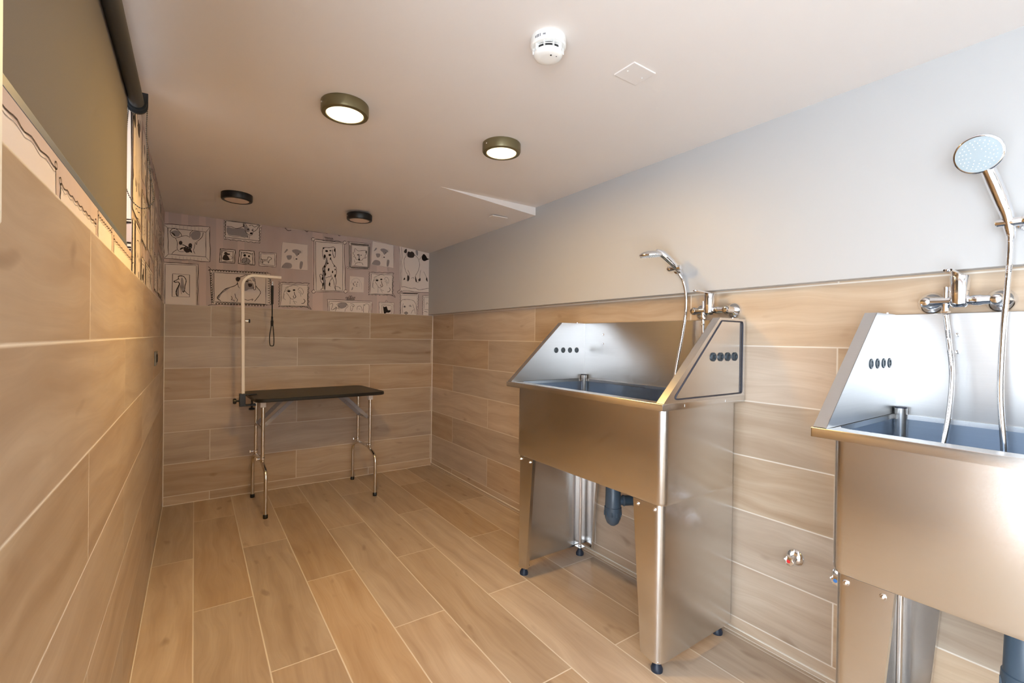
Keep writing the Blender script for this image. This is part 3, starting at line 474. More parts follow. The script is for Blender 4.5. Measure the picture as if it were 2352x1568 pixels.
'206,15861,7223,15751,7233,15672;k2:6417,15564,6412,14991;k2:6665,15326,6681,15282,6703,15220,6729,15161,6762,15108,6798,15059,6823,15025;k2:6640,15268,6925,1520'
'0;k4:7435,15485,7473,15449,7525,15396,7553,15338,7540,15272,7505,15201,7460,15145,7400,15116,7331,15103,7281,15095;w0:13132,21061,15091,20924,15118,18816,13029,'
'18921;g1.5:13132,21061,13533,21018,13924,20993,14304,20983,14701,20935,15091,20924,15115,20513,15095,20102,15124,19654,15120,19250,15118,18816,14707,18844,14265'
',18862,13865,18897,13453,18923,13029,18921,13049,19338,13061,19792,13085,20215,13121,20630,13132,21061;g0:13482,19967,13592,19995,13742,20006,13848,19984,13868,'
'19904,13842,19791,13799,19701,13737,19652,13658,19625,13590,19626,13543,19666,13508,19733,13484,19800,13462,19862,13452,19923;g0:13105,19035,13168,19145,13267,1'
'9284,13385,19378,13538,19397,13710,19370,13830,19311,13881,19197,13880,19051,13808,18946,13614,18918,13352,18931,13158,18953,13084,18965,13076,18985;g0:13895,20'
'434,13980,20475,14107,20506,14237,20508,14382,20469,14530,20401,14613,20330,14584,20261,14490,20190,14402,20122,14345,20046,14295,19974,14244,19945,14191,19993,'
'14136,20084,14083,20163,14024,20204,13966,20232,13923,20268,13890,20322,13872,20383;g0:13272,20180,13313,20274,13385,20406,13450,20495,13500,20503,13543,20467,1'
'3555,20417,13513,20352,13440,20273,13375,20213,13325,20176,13283,20159;g0:14516,19505,14587,19550,14677,19529,14731,19457,14723,19300,14680,19092,14630,18943,14'
'573,18892,14510,18901,14469,18966,14463,19129,14481,19350;g1.5:14504,20466,14556,20459,14628,20447,14676,20418,14684,20354,14668,20274,14641,20218,14599,20210,1'
'4545,20226,14507,20240;k0:14423,20123,14414,20099,14390,20084,14361,20082,14337,20096,14327,20118,14336,20142,14360,20157,14389,20159,14414,20146;k0:14295,19722'
',14281,19692,14244,19672,14198,19670,14161,19687,14146,19716,14160,19746,14197,19766,14243,19768,14280,19751;g1.5:14033,19936,14023,19873,14010,19785,14009,1971'
'0,14031,19661,14065,19625,14090,19601;w0:12960,18216,15113,18299,15057,16319,12898,16234;k2:12960,18216,13389,18223,13821,18235,14244,18271,14672,18273,15113,18'
'299,15110,17898,15083,17502,15070,17105,15058,16731,15057,16319,14609,16317,14188,16276,13736,16256,13330,16249,12898,16234,12897,16632,12929,17022,12927,17412,'
'12934,17814,12960,18216;k3:13063,18110,13541,18121,14031,18150,14531,18161,15034,18174,15036,17721,15029,17279,15025,16839,15030,16388,14505,16357,13998,16336,1'
'3480,16311,12983,16280,12997,16731,13025,17189,13048,17649,13063,18110;k2.5:12816,16172,12876,16234,12905,16294,12873,16351,12814,16407,12888,16470,12911,16530,'
'12886,16587,12824,16643,12872,16704,12903,16765,12873,16822,12825,16878,12878,16940,12909,17001,12877,17058,12827,17113,12890,17176,12905,17236,12878,17293,1281'
'5,17348,12884,17411,12895,17471,12873,17528,12830,17584,12874,17646,12895,17706,12870,17763,12819,17818,12882,17881,12903,17942,12877,17999,12820,18053,12886,18'
'117,12896,18177,12879,18234,12831,18289;k2.5:12950,18193,13087,18245,13224,18283,13361,18262,13498,18232,13637,18284,13776,18326,13915,18313,14054,18259,14196,1'
'8331,14337,18355,14478,18336,14619,18310,14762,18348,14906,18387,15049,18380,15193,18328;k2.5:15139,18331,15059,18225,15013,18123,15061,18031,15143,17942,15071,'
'17837,15036,17736,15059,17641,15166,17555,15068,17448,15026,17346,15070,17253,15175,17166,15081,17059,15047,16959,15079,16865,15173,16776,15089,16671,15057,1657'
'1,15104,16477,15190,16387;k2.5:15273,16278,15183,16302,15093,16321,15003,16299,14913,16252,14824,16297,14735,16316,14645,16299,14556,16241,14468,16276,14380,162'
'86,14291,16265,14203,16230,14115,16267,14028,16270,13941,16269,13853,16218,13766,16251,13680,16263,13593,16243,13506,16209,13420,16238,13335,16259,13249,16233,1'
'3163,16194,13078,16228,12993,16234,12908,16219,12823,16180;k3:14950,16312,15067,16245,15227,16156,15329,16112,15317,16161,15246,16257,15192,16328;k0:13700,17550'
',13681,17501,13629,17467,13566,17462,13514,17487,13494,17533,13513,17582,13564,17615,13628,17621,13679,17596;k0:14088,17681,14068,17639,14017,17609,13952,17603,'
'13900,17624,13880,17664,13899,17706,13951,17736,14015,17741,14067,17721;k2:13418,17451,13464,17520,13531,17614,13595,17668,13655,17646,13712,17584,13752,17537;k'
'4:13985,17527,13998,17466,14018,17379,14040,17299,14073,17238,14109,17183,14126,17131,14112,17077,14079,17026,14044,16997,14007,17000,13967,17025,13939,17059,13'
'934,17107,13941,17164,13948,17205;k2.5:13993,16918,13931,16906,13844,16894,13759,16918,13684,17005,13612,17126,13549,17231,13495,17302,13449,17357,13418,17394;k'
'2:13170,16827,13168,16912,13168,17036,13181,17173,13211,17329,13255,17499,13313,17644,13398,17750,13496,17831,13567,17885;k2:13286,17757,13350,17812,13443,17889'
',13540,17952,13646,17988,13756,18011,13834,18025;k2:13349,16783,13309,16828,13254,16894,13219,16975,13223,17084,13247,17207,13266,17295;k2:13569,17724,13264,174'
'67;k2:13643,17962,13730,18008,13855,18071,13978,18108,14096,18093,14212,18051,14293,18020;k2:14271,17668,14295,17737,14330,17832,14374,17898,14431,17916,14497,1'
'7904,14559,17868,14615,17801,14667,17709,14694,17616,14687,17507,14656,17397,14618,17345,14577,17398,14530,17508,14483,17598,14433,17636,14384,17653,14350,17663'
';k2:14299,17553,14344,17533,14407,17502,14458,17450,14487,17357,14504,17243,14515,17162;k2:13690,17040,13687,16449;k2:13942,16798,13958,16753,13981,16689,14007,'
'16628,14040,16574,14077,16524,14103,16489;k2:13917,16738,14205,16671;k4:14718,16972,14757,16935,14809,16881,14837,16822,14825,16754,14789,16679,14744,16622,1468'
'4,16591,14614,16576,14564,16568;w0:8192,20567,10679,20604,10815,16319,8212,16149;k3.5:8192,20567,8664,20586,9162,20570,9637,20575,10142,20570,10679,20604,10679,'
'19746,10719,18875,10776,18059,10762,17162,10815,16319,10269,16291,9754,16256,9209,16216,8744,16168,8212,16149,8205,17041,8220,17941,8214,18822,8203,19684,8192,2'
'0567;k3:8329,20384,8872,20398,9402,20423,9965,20446,10536,20479,10545,19462,10573,18434,10556,17438,10582,16410,10034,16372,9491,16329,8951,16299,8411,16267,839'
'6,17286,8361,18340,8345,19362,8329,20384;w0:8268,20565,8242,20474,8172,20410,8086,20399,8016,20444,7988,20528,8014,20619,8083,20682,8169,20694,8240,20650;k3:825'
'7,20564,8251,20539,8242,20503,8227,20471,8206,20447,8179,20427,8151,20414,8122,20409,8091,20411,8064,20419,8041,20435,8021,20458,8007,20484,8001,20514,8000,2054'
'7,8007,20579,8020,20608,8040,20636,8063,20658,8090,20673,8121,20683,8150,20685,8179,20676,8207,20659,8227,20647;w0:10859,20616,10831,20521,10756,20455,10663,204'
'43,10587,20490,10558,20577,10585,20671,10660,20737,10753,20750,10829,20703;k3:10847,20614,10841,20588,10831,20551,10815,20518,10792,20493,10763,20472,10733,2045'
'8,10702,20453,10669,20455,10639,20464,10614,20481,10593,20504,10578,20531,10571,20562,10571,20597,10577,20629,10592,20660,10613,20689,10638,20712,10668,20728,10'
'701,20738,10732,20740,10764,20731,10794,20713,10815,20701;w0:8352,16170,8326,16080,8257,16021,8170,16015,8099,16065,8072,16151,8098,16240,8167,16300,8254,16306,'
'8324,16256;k3:8341,16169,8335,16144,8326,16109,8312,16078,8290,16056,8263,16037,8235,16026,8206,16023,8175,16026,8148,16037,8124,16054,8104,16079,8091,16106,808'
'4,16136,8084,16169,8090,16200,8104,16229,8124,16256,8147,16276,8174,16290,8205,16297,8234,16298,8264,16287,8292,16268,8311,16255;w0:10977,16366,10949,16272,1087'
'4,16211,10781,16204,10705,16256,10675,16345,10703,16438,10777,16500,10871,16507,10947,16455;k3:10966,16365,10959,16339,10949,16303,10934,16270,10910,16247,10881'
',16228,10851,16216,10819,16212,10786,16216,10757,16227,10732,16245,10710,16270,10695,16298,10688,16330,10688,16364,10695,16396,10709,16426,10731,16454,10756,164'
'76,10785,16490,10818,16498,10850,16498,10882,16487,10912,16468,10933,16454;k3:9036,20797,9044,20820,9056,20849,9074,20861,9103,20844,9139,20809,9163,20756,9168,'
'20670,9161,20567,9155,20493;k3:9157,20796,9166,20819,9178,20849,9196,20860,9222,20841,9253,20802,9275,20748,9278,20665,9272,20566,9266,20496;k3:9280,20795,9289,'
'20819,9302,20849,9318,20859,9341,20837,9368,20795,9386,20740,9389,20659,9383,20566,9378,20499;k3:9402,20795,9412,20818,9425,20849,9441,20858,9461,20834,9483,207'
'88,9498,20731,9500,20654,9494,20565,9490,20502;k3:9526,20794,9535,20818,9549,20849,9564,20858,9581,20831,9599,20781,9610,20723,9611,20648,9606,20564,9602,20505;'
'k3:9649,20793,9659,20817,9674,20848,9688,20857,9701,20827,9715,20774,9723,20715,9723,20643,9718,20564,9714,20508;k3:8300,20581,8381,20588,8499,20596,8626,20596,'
'8772,20580,8928,20554,9039,20535;k3:9736,20569,9821,20604,9945,20649,10075,20673,10219,20653,10370,20610,10477,20578;g0:9182,19066,9244,19034,9309,18892,9336,18'
'732,9291,18578,9207,18407,9135,18244,9089,18106,9054,17975,9040,17827,9059,17656,9098,17467,9129,17252,9148,16968,9159,16658,9155,16437,9129,16314,9088,16281,90'
'44,16429,8989,16895,8931,17541,8905,18047,8937,18251,9001,18315,9062,18412,9103,18645,9141,18911;k3.5:8882,19672,8899,19752,8927,19862,8990,19947,9106,19977,925'
'7,19981,9406,19993,9548,20038,9687,20091,9798,20106,9864,20068,9901,19993,9925,19886,9939,19730,9940,19542,9930,19386,9906,19274,9872,19193,9836,19169,9802,1922'
'1,9767,19330,9737,19452,9715,19593,9699,19748,9688,19858;k3.5:8882,19730,8885,19624,8891,19472,8903,19326,8924,19189,8951,19057,8984,18974,9026,18963,9074,19001'
',9110,19058,9127,19143,9132,19248,9135,19324;k3.5:9219,19187,9233,19081,9250,18929,9241,18781,9186,18651,9106,18524,9034,18409,8976,18312,8927,18225,8899,18134,'
'8910,18038,8943,17938,8963,17820,8946,17674,8916,17511,8907,17349,8946,17198,9008,17047,9050,16895,9054,16723,9040,16549,9028,16427;k3.5:8685,17620,8704,17481,8'
'733,17285,8773,17106,8835,16971,8907,16853,8953,16742,8952,16630,8925,16526,8890,16446,8845,16404,8791,16388,8753,16378;k3.5:8685,17620,8730,17647,8793,17678,88'
'49,17664,8890,17558,8924,17406,8947,17295;k3.5:9555,19108,9606,18986,9679,18813,9757,18659,9842,18557,9930,18474,9998,18377,10034,18254,10048,18119,10048,17980,'
'10026,17841,9989,17700,9967,17559,9982,17423,10011,17287,10029,17151,10017,17010,9993,16869,9977,16733,9979,16594,9990,16461,9998,16368;k3:9145,17370,9207,17406'
',9295,17455,9377,17496,9445,17510,9506,17515,9556,17535,9590,17588,9612,17656,9627,17706;k3:9628,17588,9685,17473,9765,17308,9830,17135,9865,16951,9884,16759,99'
'04,16609,9932,16528,9960,16490,9980,16467;k3:9686,17417,9635,17336,9563,17221,9504,17108,9467,17001,9442,16895,9440,16809,9478,16752,9537,16715,9582,16691;k2.5:'
'10005,16735,10076,16726,10176,16711,10262,16684,10324,16628,10372,16561,10396,16527,10383,16558,10347,16622,10320,16670;k3:9146,17253,9139,16406;k0:9335,19678,9'
'306,19631,9241,19603,9166,19606,9110,19639,9093,19688,9123,19735,9187,19763,9262,19760,9318,19728;k0:9603,19746,9583,19715,9539,19698,9488,19700,9449,19721,9437'
',19752,9457,19783,9501,19801,9552,19799,9592,19778;k0:9590,19376,9562,19322,9502,19290,9433,19293,9383,19329,9369,19386,9397,19440,9457,19472,9525,19469,9576,19'
'432;k0:9124,19212,9097,19109,9053,19047,9009,19049,8982,19115,8982,19218,9009,19321,9053,19383,9097,19381,9124,19316;k0:9941,19849,9918,19759,9879,19704,9841,19'
'706,9818,19763,9818,19854,9842,19944,9880,19999,9918,19997,9941,19940;k0:9034,19900,9015,19860,8976,19835,8932,19837,8900,19864,8892,19906,8911,19946,8949,19970'
',8993,19969,9025,19942;k0:9386,18639,9368,18595,9331,18569,9290,18572,9261,18601,9254,18647,9272,18691,9309,18717,9350,18714,9379,18685;k0:9145,18340,9124,18282'
',9087,18248,9046,18251,9018,18289,9013,18348,9033,18405,9071,18439,9112,18437,9140,18399;k0:9464,18120,9441,18038,9401,17989,9360,17992,9334,18045,9332,18128,93'
'55,18210,9395,18259,9436,18257,9463,18204;k0:9776,17946,9756,17881,9723,17842,9689,17844,9666,17887,9664,17953,9683,18018,9717,18057,9751,18055,9774,18012;k0:90'
'33,17935,9017,17888,8989,17860,8958,17862,8938,17893,8935,17941,8950,17989,8979,18017,9009,18015,9030,17984;k0:9191,17685,9168,17610,9129,17566,9088,17568,9062,'
'17617,9059,17694,9081,17768,9120,17813,9161,17810,9188,17761;k0:9977,18173,9963,18129,9936,18102,9909,18104,9890,18133,9887,18179,9902,18223,9928,18250,9956,182'
'48,9975,18219;k0:10006,17629,9983,17553,9943,17509,9901,17511,9874,17561,9871,17638,9894,17714,9934,17759,9975,17756,10003,17706;k0:9906,18461,9891,18413,9864,1'
'8385,9837,18386,9818,18417,9816,18466,9831,18515,9858,18543,9885,18542,9904,18511;k0:9589,19074,9570,19006,9539,18964,9509,18966,9489,19009,9489,19079,9507,1914'
'8,9538,19189,9569,19188,9588,19144;k0:8979,17315,8954,17234,8912,17186,8869,17189,8840,17243,8837,17326,8861,17407,8903,17455,8947,17452,8976,17398;k0:9012,1679'
'5,8986,16687,8947,16622,8910,16625,8889,16695,8892,16805,8918,16914,8957,16979,8994,16976,9015,16906;k0:9546,16867,9521,16771,9483,16714,9445,16717,9423,16779,9'
'424,16876,9448,16972,9486,17029,9524,17026,9547,16964;w0:11056,20714,12931,20776,12897,18508,11112,18369;k3:11056,20714,11427,20729,11786,20752,12172,20766,1256'
'2,20773,12931,20776,12921,20311,12918,19870,12925,19429,12917,18962,12897,18508,12525,18474,12170,18450,11821,18411,11469,18404,11112,18369,11116,18844,11091,19'
'298,11073,19782,11072,20250,11056,20714;k3:11294,20474,11644,20487,12010,20496,12379,20523,12737,20536,12735,20074,12731,19608,12738,19150,12729,18694,12366,186'
'72,12009,18674,11663,18661,11315,18642,11304,19101,11302,19550,11292,20015,11294,20474;k3.2:11287,20576,11273,20526,11232,20520,11217,20563,11254,20614,11319,20'
'621,11358,20578,11344,20528,11303,20522,11288,20566,11325,20617,11390,20624,11429,20581,11415,20531,11374,20525,11359,20569,11396,20619,11462,20627,11501,20584,'
'11486,20534,11445,20527,11430,20571,11468,20622,11533,20629,11572,20586,11558,20536,11516,20530,11501,20574,11539,20625,11604,20632,11644,20589,11629,20539,1158'
'8,20532,11573,20576,11611,20627,11676,20635,11715,20591,11701,20541,11660,20535,11644,20579,11682,20630,11748,20637,11787,20594,11773,20544,11731,20538,11716,20'
'582,11754,20633,11820,20640,11859,20597,11845,20547,11803,20540,11788,20584,11826,20635,11892,20643,11932,20599,11917,20549,11875,20543,11860,20587,11898,20638,'
'11964,20645,12004,20602,11990,20552,11948,20545,11932,20590,11971,20641,12037,20648,12076,20605,12062,20554,12020,20548,12005,20592,12043,20643,12109,20651,1214'
'9,20607,12135,20557,12093,20551,12077,20595,12116,20646,12182,20654,12222,20610,12207,20560,12165,20553,12150,20598,12188,20649,12255,20656,12295,20613,12280,20'
'562,12238,20556,12222,20600,12261,20652,12328,20659,12368,20615,12353,20565,12311,20558,12295,20603,12334,20654,12401,20662,12441,20618,12427,20568,12384,20561,'
'12368,20606,12407,20657,12474,20665,12515,20621,12500,20570,12457,20564,12442,20608,12481,20660,12548,20667,12588,20624,12573,20573,12531,20566,12515,20611,1255'
'4,20663,12621,20670,12662,20626,12647,20576,12604,20569,12589,20614,12628,20665,12695,20673,12736,20629,12721,20578,12678,20572,12662,20616,12702,20668,12769,20'
'676,12810,20632,12795,20581,12752,20574,12736,20619,12776,20671,12843,20678,12884,20634;k2.6:11218,20435,11192,20370,11140,20348,11113,20377,11139,20412,11192,2'
'0404,11220,20346,11194,20281,11141,20260,11115,20288,11141,20324,11194,20316,11221,20257,11195,20193,11143,20171,11116,20200,11142,20235,11195,20227,11223,20169'
',11197,20104,11144,20083,11118,20112,11144,20147,11197,20139,11224,20080,11199,20016,11146,19994,11119,20023,11145,20058,11199,20050,11226,19992,11200,19927,111'
'48,19906,11121,19935,11147,19970,11200,19961,11227,19903,11202,19838,11149,19817,11122,19846,11149,19881,11202,19873,11229,19815,11203,19750,11151,19729,11124,1'
'9758,11150,19793,11203,19784,11230,19726,11205,19661,11152,19640,11126,19669,11152,19704,11205,19696,11232,19637,11206,19573,11154,19552,11127,19581,11153,19616'
',11206,19607,11234,19549,11208,19484,11155,19463,11129,19492,11155,19527,11208,19519,11235,19460,11209,19396,11157,19375,11130,19404,11156,19439,11209,19430,112'
'37,19371,11211,19307,11158,19286,11132,19315,11158,19350,11211,19341,11238,19283,11213,19218,11160,19198,11133,19227,11159,19262,11212,19253,11240,19194,11214,1'
'9130,11161,19109,11135,19138,11161,19173,11214,19164,11241,19106,11216,19041,11163,19021,11136,19050,11162,19085,11216,19076,11243,19017,11217,18953,11165,18932'
',11138,18961,11164,18996,11217,18987,11244,18928,11219,18864,11166,18844,11139,18873,11166,18908,11219,18898,11246,18840,11220,18775,11168,18755,11141,18784,111'
'67,18819,11220,18810,11248,18751,11222,18687,11169,18666,11143,18696,11169,18730,11222,18721,11249,18662,11223,18598,11171,18578,11144,18607,11170,18642,11223,1'
'8632,11251,18574,11225,18509,11172,18489,11146,18519,11172,18553,11225,18544,11252,18485;k2.6:12885,20555,12857,20489,12802,20468,12774,20497,12801,20534,12856,'
'20527,12884,20468,12857,20402,12801,20381,12773,20411,12800,20448,12855,20440,12883,20381,12856,20315,12800,20294,12772,20324,12799,20361,12854,20353,12882,2029'
'4,12855,20229,12799,20207,12771,20237,12798,20274,12853,20267,12881,20208,12854,20142,12798,20121,12770,20151,12797,20188,12852,20180,12880,20121,12853,20055,12'
'797,20034,12769,20064,12796,20101,12851,20093,12879,20034,12852,19968,12796,19947,12768,19978,12795,20014,12850,20006,12878,19947,12851,19882,12796,19861,12767,'
'19891,12794,19928,12849,19920,12877,19861,12850,19795,12795,19774,12766,19804,12793,19841,12848,19833,12876,19774,12849,19708,12794,19687,12765,19718,12792,1975'
'4,12847,19746,12876,19687,12848,19622,12793,19601,12764,19631,12791,19668,12847,19659,12875,19600,12847,19535,12792,19514,12764,19544,12790,19581,12846,19573,12'
'874,19513,12846,19448,12791,19427,12763,19458,12790,19494,12845,19486,12873,19427,12846,19361,12790,19341,12762,19371,12789,19408,12844,19399,12872,19340,12845,'
'19275,12789,19254,12761,19285,12788,19321,12843,19312,12871,19253,12844,19188,12788,19167,12760,19198,12787,19234,12842,19226,12870,19166,12843,19101,12787,1908'
'1,12759,19111,12786,19148,12841,19139,12869,19080,12842,19014,12786,18994,12758,19025,12785,19061,12840,19052,12868,18993,12841,18928,12785,18907,12757,18938,12'
'784,18974,12839,18966,12867,18906,12840,18841,12785,18821,12756,18851,12783,18888,12838,18879,12866,18819,12839,18754,12784,18734,12755,18765,12782,18801,12837,'
'18792,12865,18733,12838,18667,12783,18647,12754,18678,12781,18714,12836,18705,12865,18646;k3:11311,18509,11297,18460,11257,18455,11242,18500,11281,18550,11346,1'
'8556,11386,18512,11373,18463,11332,18459,11318,18504,11356,18554,11422,18560,11461,18516,11448,18467,11407,18462,11393,18507,11431,18557,11497,18563,11537,18520'
',11524,18471,11483,18466,11468,18511,11507,18561,11573,18567,11613,18523,11599,18474,11558,18469,11544,18514,11583,18565,11649,18571,11689,18527,11675,18478,116'
'34,18473,11620,18518,11658,18568,11725,18574,11765,18531,11751,18481,11710,18477,11695,18522,11734,18572,11801,18578,11841,18534,11827,18485,11786,18480,11772,1'
'8525,11811,18576,11877,18582,11917,18538,11904,18489,11863,18484,11848,18529,11887,18580,11954,18586,11994,18542,11980,18492,11939,18487,11924,18533,11963,18583'
',12030,18589,12071,18545,12057,18496,12016,18491,12001,18536,12040,18587,12107,18593,12147,18549,12134,18499,12092,18495,12077,18540,12117,18591,12184,18597,122'
'24,18553,12211,18503,12169,18498,12154,18544,12194,18594,12261,18601,12302,18556,12288,18507,12246,18502,12231,18547,12271,18598,12338,18604,12379,18560,12365,1'
'8510,12324,18506,12309,18551,12348,18602,12416,18608,12457,18564,12443,18514,12401,18509,12386,18555,12426,18606,12493,18612,12534,18568,12520,18518,12479,18513'
',12464,18559,12503,18610,12571,18616,12612,18571,12598,18521,12556,18517,12541,18562,12581,18613,12649,18619,12690,18575,12676,18525,12634,18520,12619,18566,126'
'59,18617,12727,18623,12768,18579,12754,18529,12712,18524,12697,18570,12737,18621,12805,18627,12847,18583;w0:11047,18464,11032,18414,10991,18379,10941,18374,1090'
'0,18400,10884,18448,10899,18499,10939,18533,10989,18538,11031,18512;k2.5:10895,18449,10913,18477,10938,18514,10964,18534,10997,18523,11031,18495,11047,18464,110'
'32,18427,10998,18387,10966,18366,10939,18384,10913,18421,10895,18449;k3:10939,20728,11174,20717;k2.6:11550,19843,11553,19959,11562,20116,11593,20211,11656,20178'
',11743,20083,11846,20018,11972,20024,12116,20061,12255,20091,12394,20113,12529,20130,12620,20111,12643,20028,12622,19910,12593,19813,12557,19769,12513,19747,124'
'90,19710,12518,19635,12567,19545,12578,19475,12511,19445,12406,19435,12323,19416,12296,19373,12290,19321,12264,19275,12194,19237,12103,19205,12024,19188,11975,1'
'9194,11939,19214,11891,19234,11814,19246,11726,19258,11664,19282,11652,19330,11666,19389,11662,19433,11610,19442,11540,19435,11495,19444,11505,19487,11539,19546'
',11553,19602,11516,19649,11458,19694,11421,19737,11428,19785,11456,19832,11478,19865;g0:11897,19733,11932,19764,11982,19742,12018,19686,12028,19574,12024,19428,'
'12010,19320,11982,19274,11944,19268,11914,19310,11898,19436,11890,19610;k0:12041,19275,12027,19216,11988,19177,11940,19172,11900,19203,11885,19258,11899,19317,1'
'1938,19356,11986,19361,12025,19330;k0:11922,19675,11909,19645,11873,19623,11829,19618,11792,19631,11778,19658,11792,19688,11827,19710,11872,19715,11908,19702;k0'
':12199,19676,12188,19653,12158,19637,12121,19632,12090,19642,12079,19662,12090,19685,12120,19702,12157,19706,12187,19696;d0:12498,20047,12620,20092,12574,19811;'
'k2.4:11610,18732,11625,18786,11650,18860,11697,18923,11783,18961,11893,18988,11996,19003,12087,19008,12171,19002,12238,18980,12281,18922,12307,18847,12318,18805'
',12310,18827,12286,18881,12269,18922;k2.4:11516,19205,11608,18974;k2.4:12443,19613,12506,19436;w0:11179,17726,12416,17715,12390,16380,11153,16342;g1.5:11274,170'
'73,11304,17178,11349,17324,11418,17446,11524,17524,11655,17576,11773,17598,11870,17570,11956,17511,12014,17467;g1.5:11954,17492,12025,17408,12124,17285,12199,17'
'147,12224,16977,12225,16792,12223,16661;g1.5:11333,17138,11510,17152;g1.5:11986,17252,12051,16861;k4:11510,17152,11498,17120,11482,17075,11482,17029,11510,16983'
',11553,16937,11584,16904;g0:11328,16523,11344,16603,11377,16712,11408,16782,11434,16782,11458,16744,11468,16696,11454,16640,11427,16575,11399,16528,11370,16505,'
'11340,16499;k0:11669,17238,11662,17216,11641,17201,11615,17199,11594,17210,11586,17231,11594,17253,11615,17268,11640,17270,11661,17258;k0:11896,17244,11889,1722'
'2,11868,17207,11842,17205,11821,17217,11813,17237,11820,17259,11841,17274,11867,17276,11888,17265;k0:11809,17055,11801,17033,11780,17018,11755,17016,11734,17028'
',11725,17049,11733,17070,11754,17085,11780,17087,11801,17076;k0:11811,16898,11803,16876,11782,16861,11756,16859,11735,16870,11727,16891,11735,16913,11756,16928,'
'11781,16930,11802,16918;w0:9314,15570,13167,15617,13109,14255,9413,14169;k3:9314,15570,10045,15585,10799,15585,11578,15600,12360,15602,13167,15617,13163,15350,1'
'3161,15091,13134,14810,13127,14512,13109,14255,12359,14251,11608,14223,10852,14220,10101,14201,9413,14169,9407,14466,9381,14712,9363,14991,9349,15274,9314,15570'
';k2.5:9467,15403,10316,15427,11201,15444,12086,15481,13013,15497,13014,15211,12990,14913,13004,14619,12984,14312,12072,14271,11194,14237,10336,14214,9497,14172,'
'9501,14478,9492,14785,9465,15107,9467,15403;k2.6:10939,15608,10911,15668,10873,15750,10855,15813,10874,15847,10912,15863,10948,15849,10978,15782,11007,15685,110'
'27,15614;k2.6:11056,15615,11035,15675,11006,15758,10995,15822,11017,15856,11055,15872,11088,15857,11108,15790,11123,15692,11132,15620;k2.6:11173,15622,11158,157'
'19,11139,15852,11134,15950,11159,15995,11198,16005,11228,15975,11238,15873,11238,15730,11238,15626;k2.6:11291,15629,11283,15726,11273,15860,11275,15960,11303,16'
'004,11343,16015,11369,15984,11369,15881,11355,15737,11344,15632;k2.6:11409,15636,11408,15698,11409,15783,11418,15848,11449,15884,11490,15899,11513,15884,11501,1'
'5814,11472,15713,11450,15639;k2.6:11527,15643,11534,15705,11544,15791,11561,15857,11595,15893,11636,15909,11655,15893,11633,15822,11590,15720,11557,15645;g0:101'
'93,15196,10277,15259,10403,15313,10536,15346,10684,15357,10839,15348,10943,15309,10972,15223,10949,15107,10888,15006,10773,14929,10621,14866,10484,14837,10378,1'
'4856,10288,14910,10224,14973,10183,15043,10167,15124;k2.4:9543,15161,9580,15191,9633,15230,9682,15251,9725,15243,9764,15217,9784,15174,9773,15110,9742,15029,971'
'4,14947,9685,14858,9659,14768,9660,14708,9708,14695,9784,14713,9857,14747,9921,14805,9982,14879,10025,14933;k2.4:9968,14960,10031,14931,10114,14890,10140,14850,'
'10052,14810,9907,14772,9800,14745;k2.4:10051,15141,10127,15195,10237,15270,10364,15324,10515,15350,10683,15356,10826,15332,10935,15266,11017,15170,11051,15075,1'
'1004,14991,10909,14909,10832,14824,10799,14725,10785,14624,10777,14552;k2.4:10082,14965,10068,14902,10047,14812,10027,14726,10007,14646,9987,14570,9973,14516;k2'
'.4:10137,15087,10193,15059,10267,15019,10310,14977,10283,14934,10224,14889,10197,14853,10240,14828,10314,14812,10369,14802;k2.4:11236,15295,11301,15295,11392,15'
'294,11472,15278,11534,15238,11584,15183,11605,15134,11578,15105,11522,15082,11475,15036,11453,14940,11440,14821,11419,14732,11382,14684,11338,14667,11302,14696,'
'11278,14809,11261,14969,11250,15085;k2.4:11296,15148,11534,15100;k2.4:11823,14781,11827,14859,11835,14967,11862,15056,11921,15112,11999,15149,12071,15158,12130,'
'15134,12182,15083,12224,15014,12254,14913,12275,14796,12288,14711;k2.4:11954,14878,12105,14855;k2.4:12412,14472,12398,14697,12385,15006,12421,15238,12557,15344,'
'12742,15373,12874,15305,12899,15068,12872,14734,12847,14491;k2.4:12372,15296,12556,15183;w0:13794,15591,15224,15609,15174,14335,13823,14283;k2.5:13794,15591,140'
'90,15579,14352,15587,14652,15624,14936,15584,15224,15609,15191,15357,15204,15097,15212,14846,15188,14589,15174,14335,14894,14335,14646,14322,14368,14315,14114,1'
'4308,13823,14283,13836,14534,13799,14818,13818,15071,13783,15348,13794,15591;k2.5:14063,15344,14294,15349,14511,15342,14740,15334,14966,15322,14954,15065,14950,'
'14830,14962,14582,14952,14327,14733,14310,14521,14298,14283,14303,14076,14293,14082,14558,14080,14829,14065,15078,14063,15344;k2:13922,15461,15094,15462,15063,1'
'4331;k2:14367,15624,14395,15689,14434,15775,14473,15819,14511,15775,14547,15688,14573,15623;k0:14167,15236,14308,15168,14513,15242,14569,14911,14763,14888,14892'
',14926,14882,14754,14714,14665,14507,14675,14412,14570,14264,14576,14286,14866,14194,15050;w0:15615,21122,19149,20910,19206,16836,15792,16730;k2.5:15617,20995,1'
'5651,20668,15699,20201,15740,19732,15768,19323,15790,18913,15803,18459,15804,17871,15797,17240,15791,16794;k2.2:15839,20831,15875,20608,15924,20294,15950,20012,'
'15927,19810,15882,19641,15856,19489,15874,19367,15910,19262,15935,19113,15931,18901,15916,18645,15905,18340,15903,17922,15905,17455,15907,17122;k3:15907,17110,1'
'5968,17133,16060,17165,16188,17176,16372,17145,16594,17094,16801,17060,16974,17071,17132,17099,17283,17109,17412,17068,17534,17007,17703,16983,17963,17034,18271'
',17122,18551,17190,18785,17208,18988,17204,19128,17199;k2.4:15991,16795,16136,16811,16348,16833,16599,16838,16873,16808,17187,16762,17566,16737,18097,16757,1869'
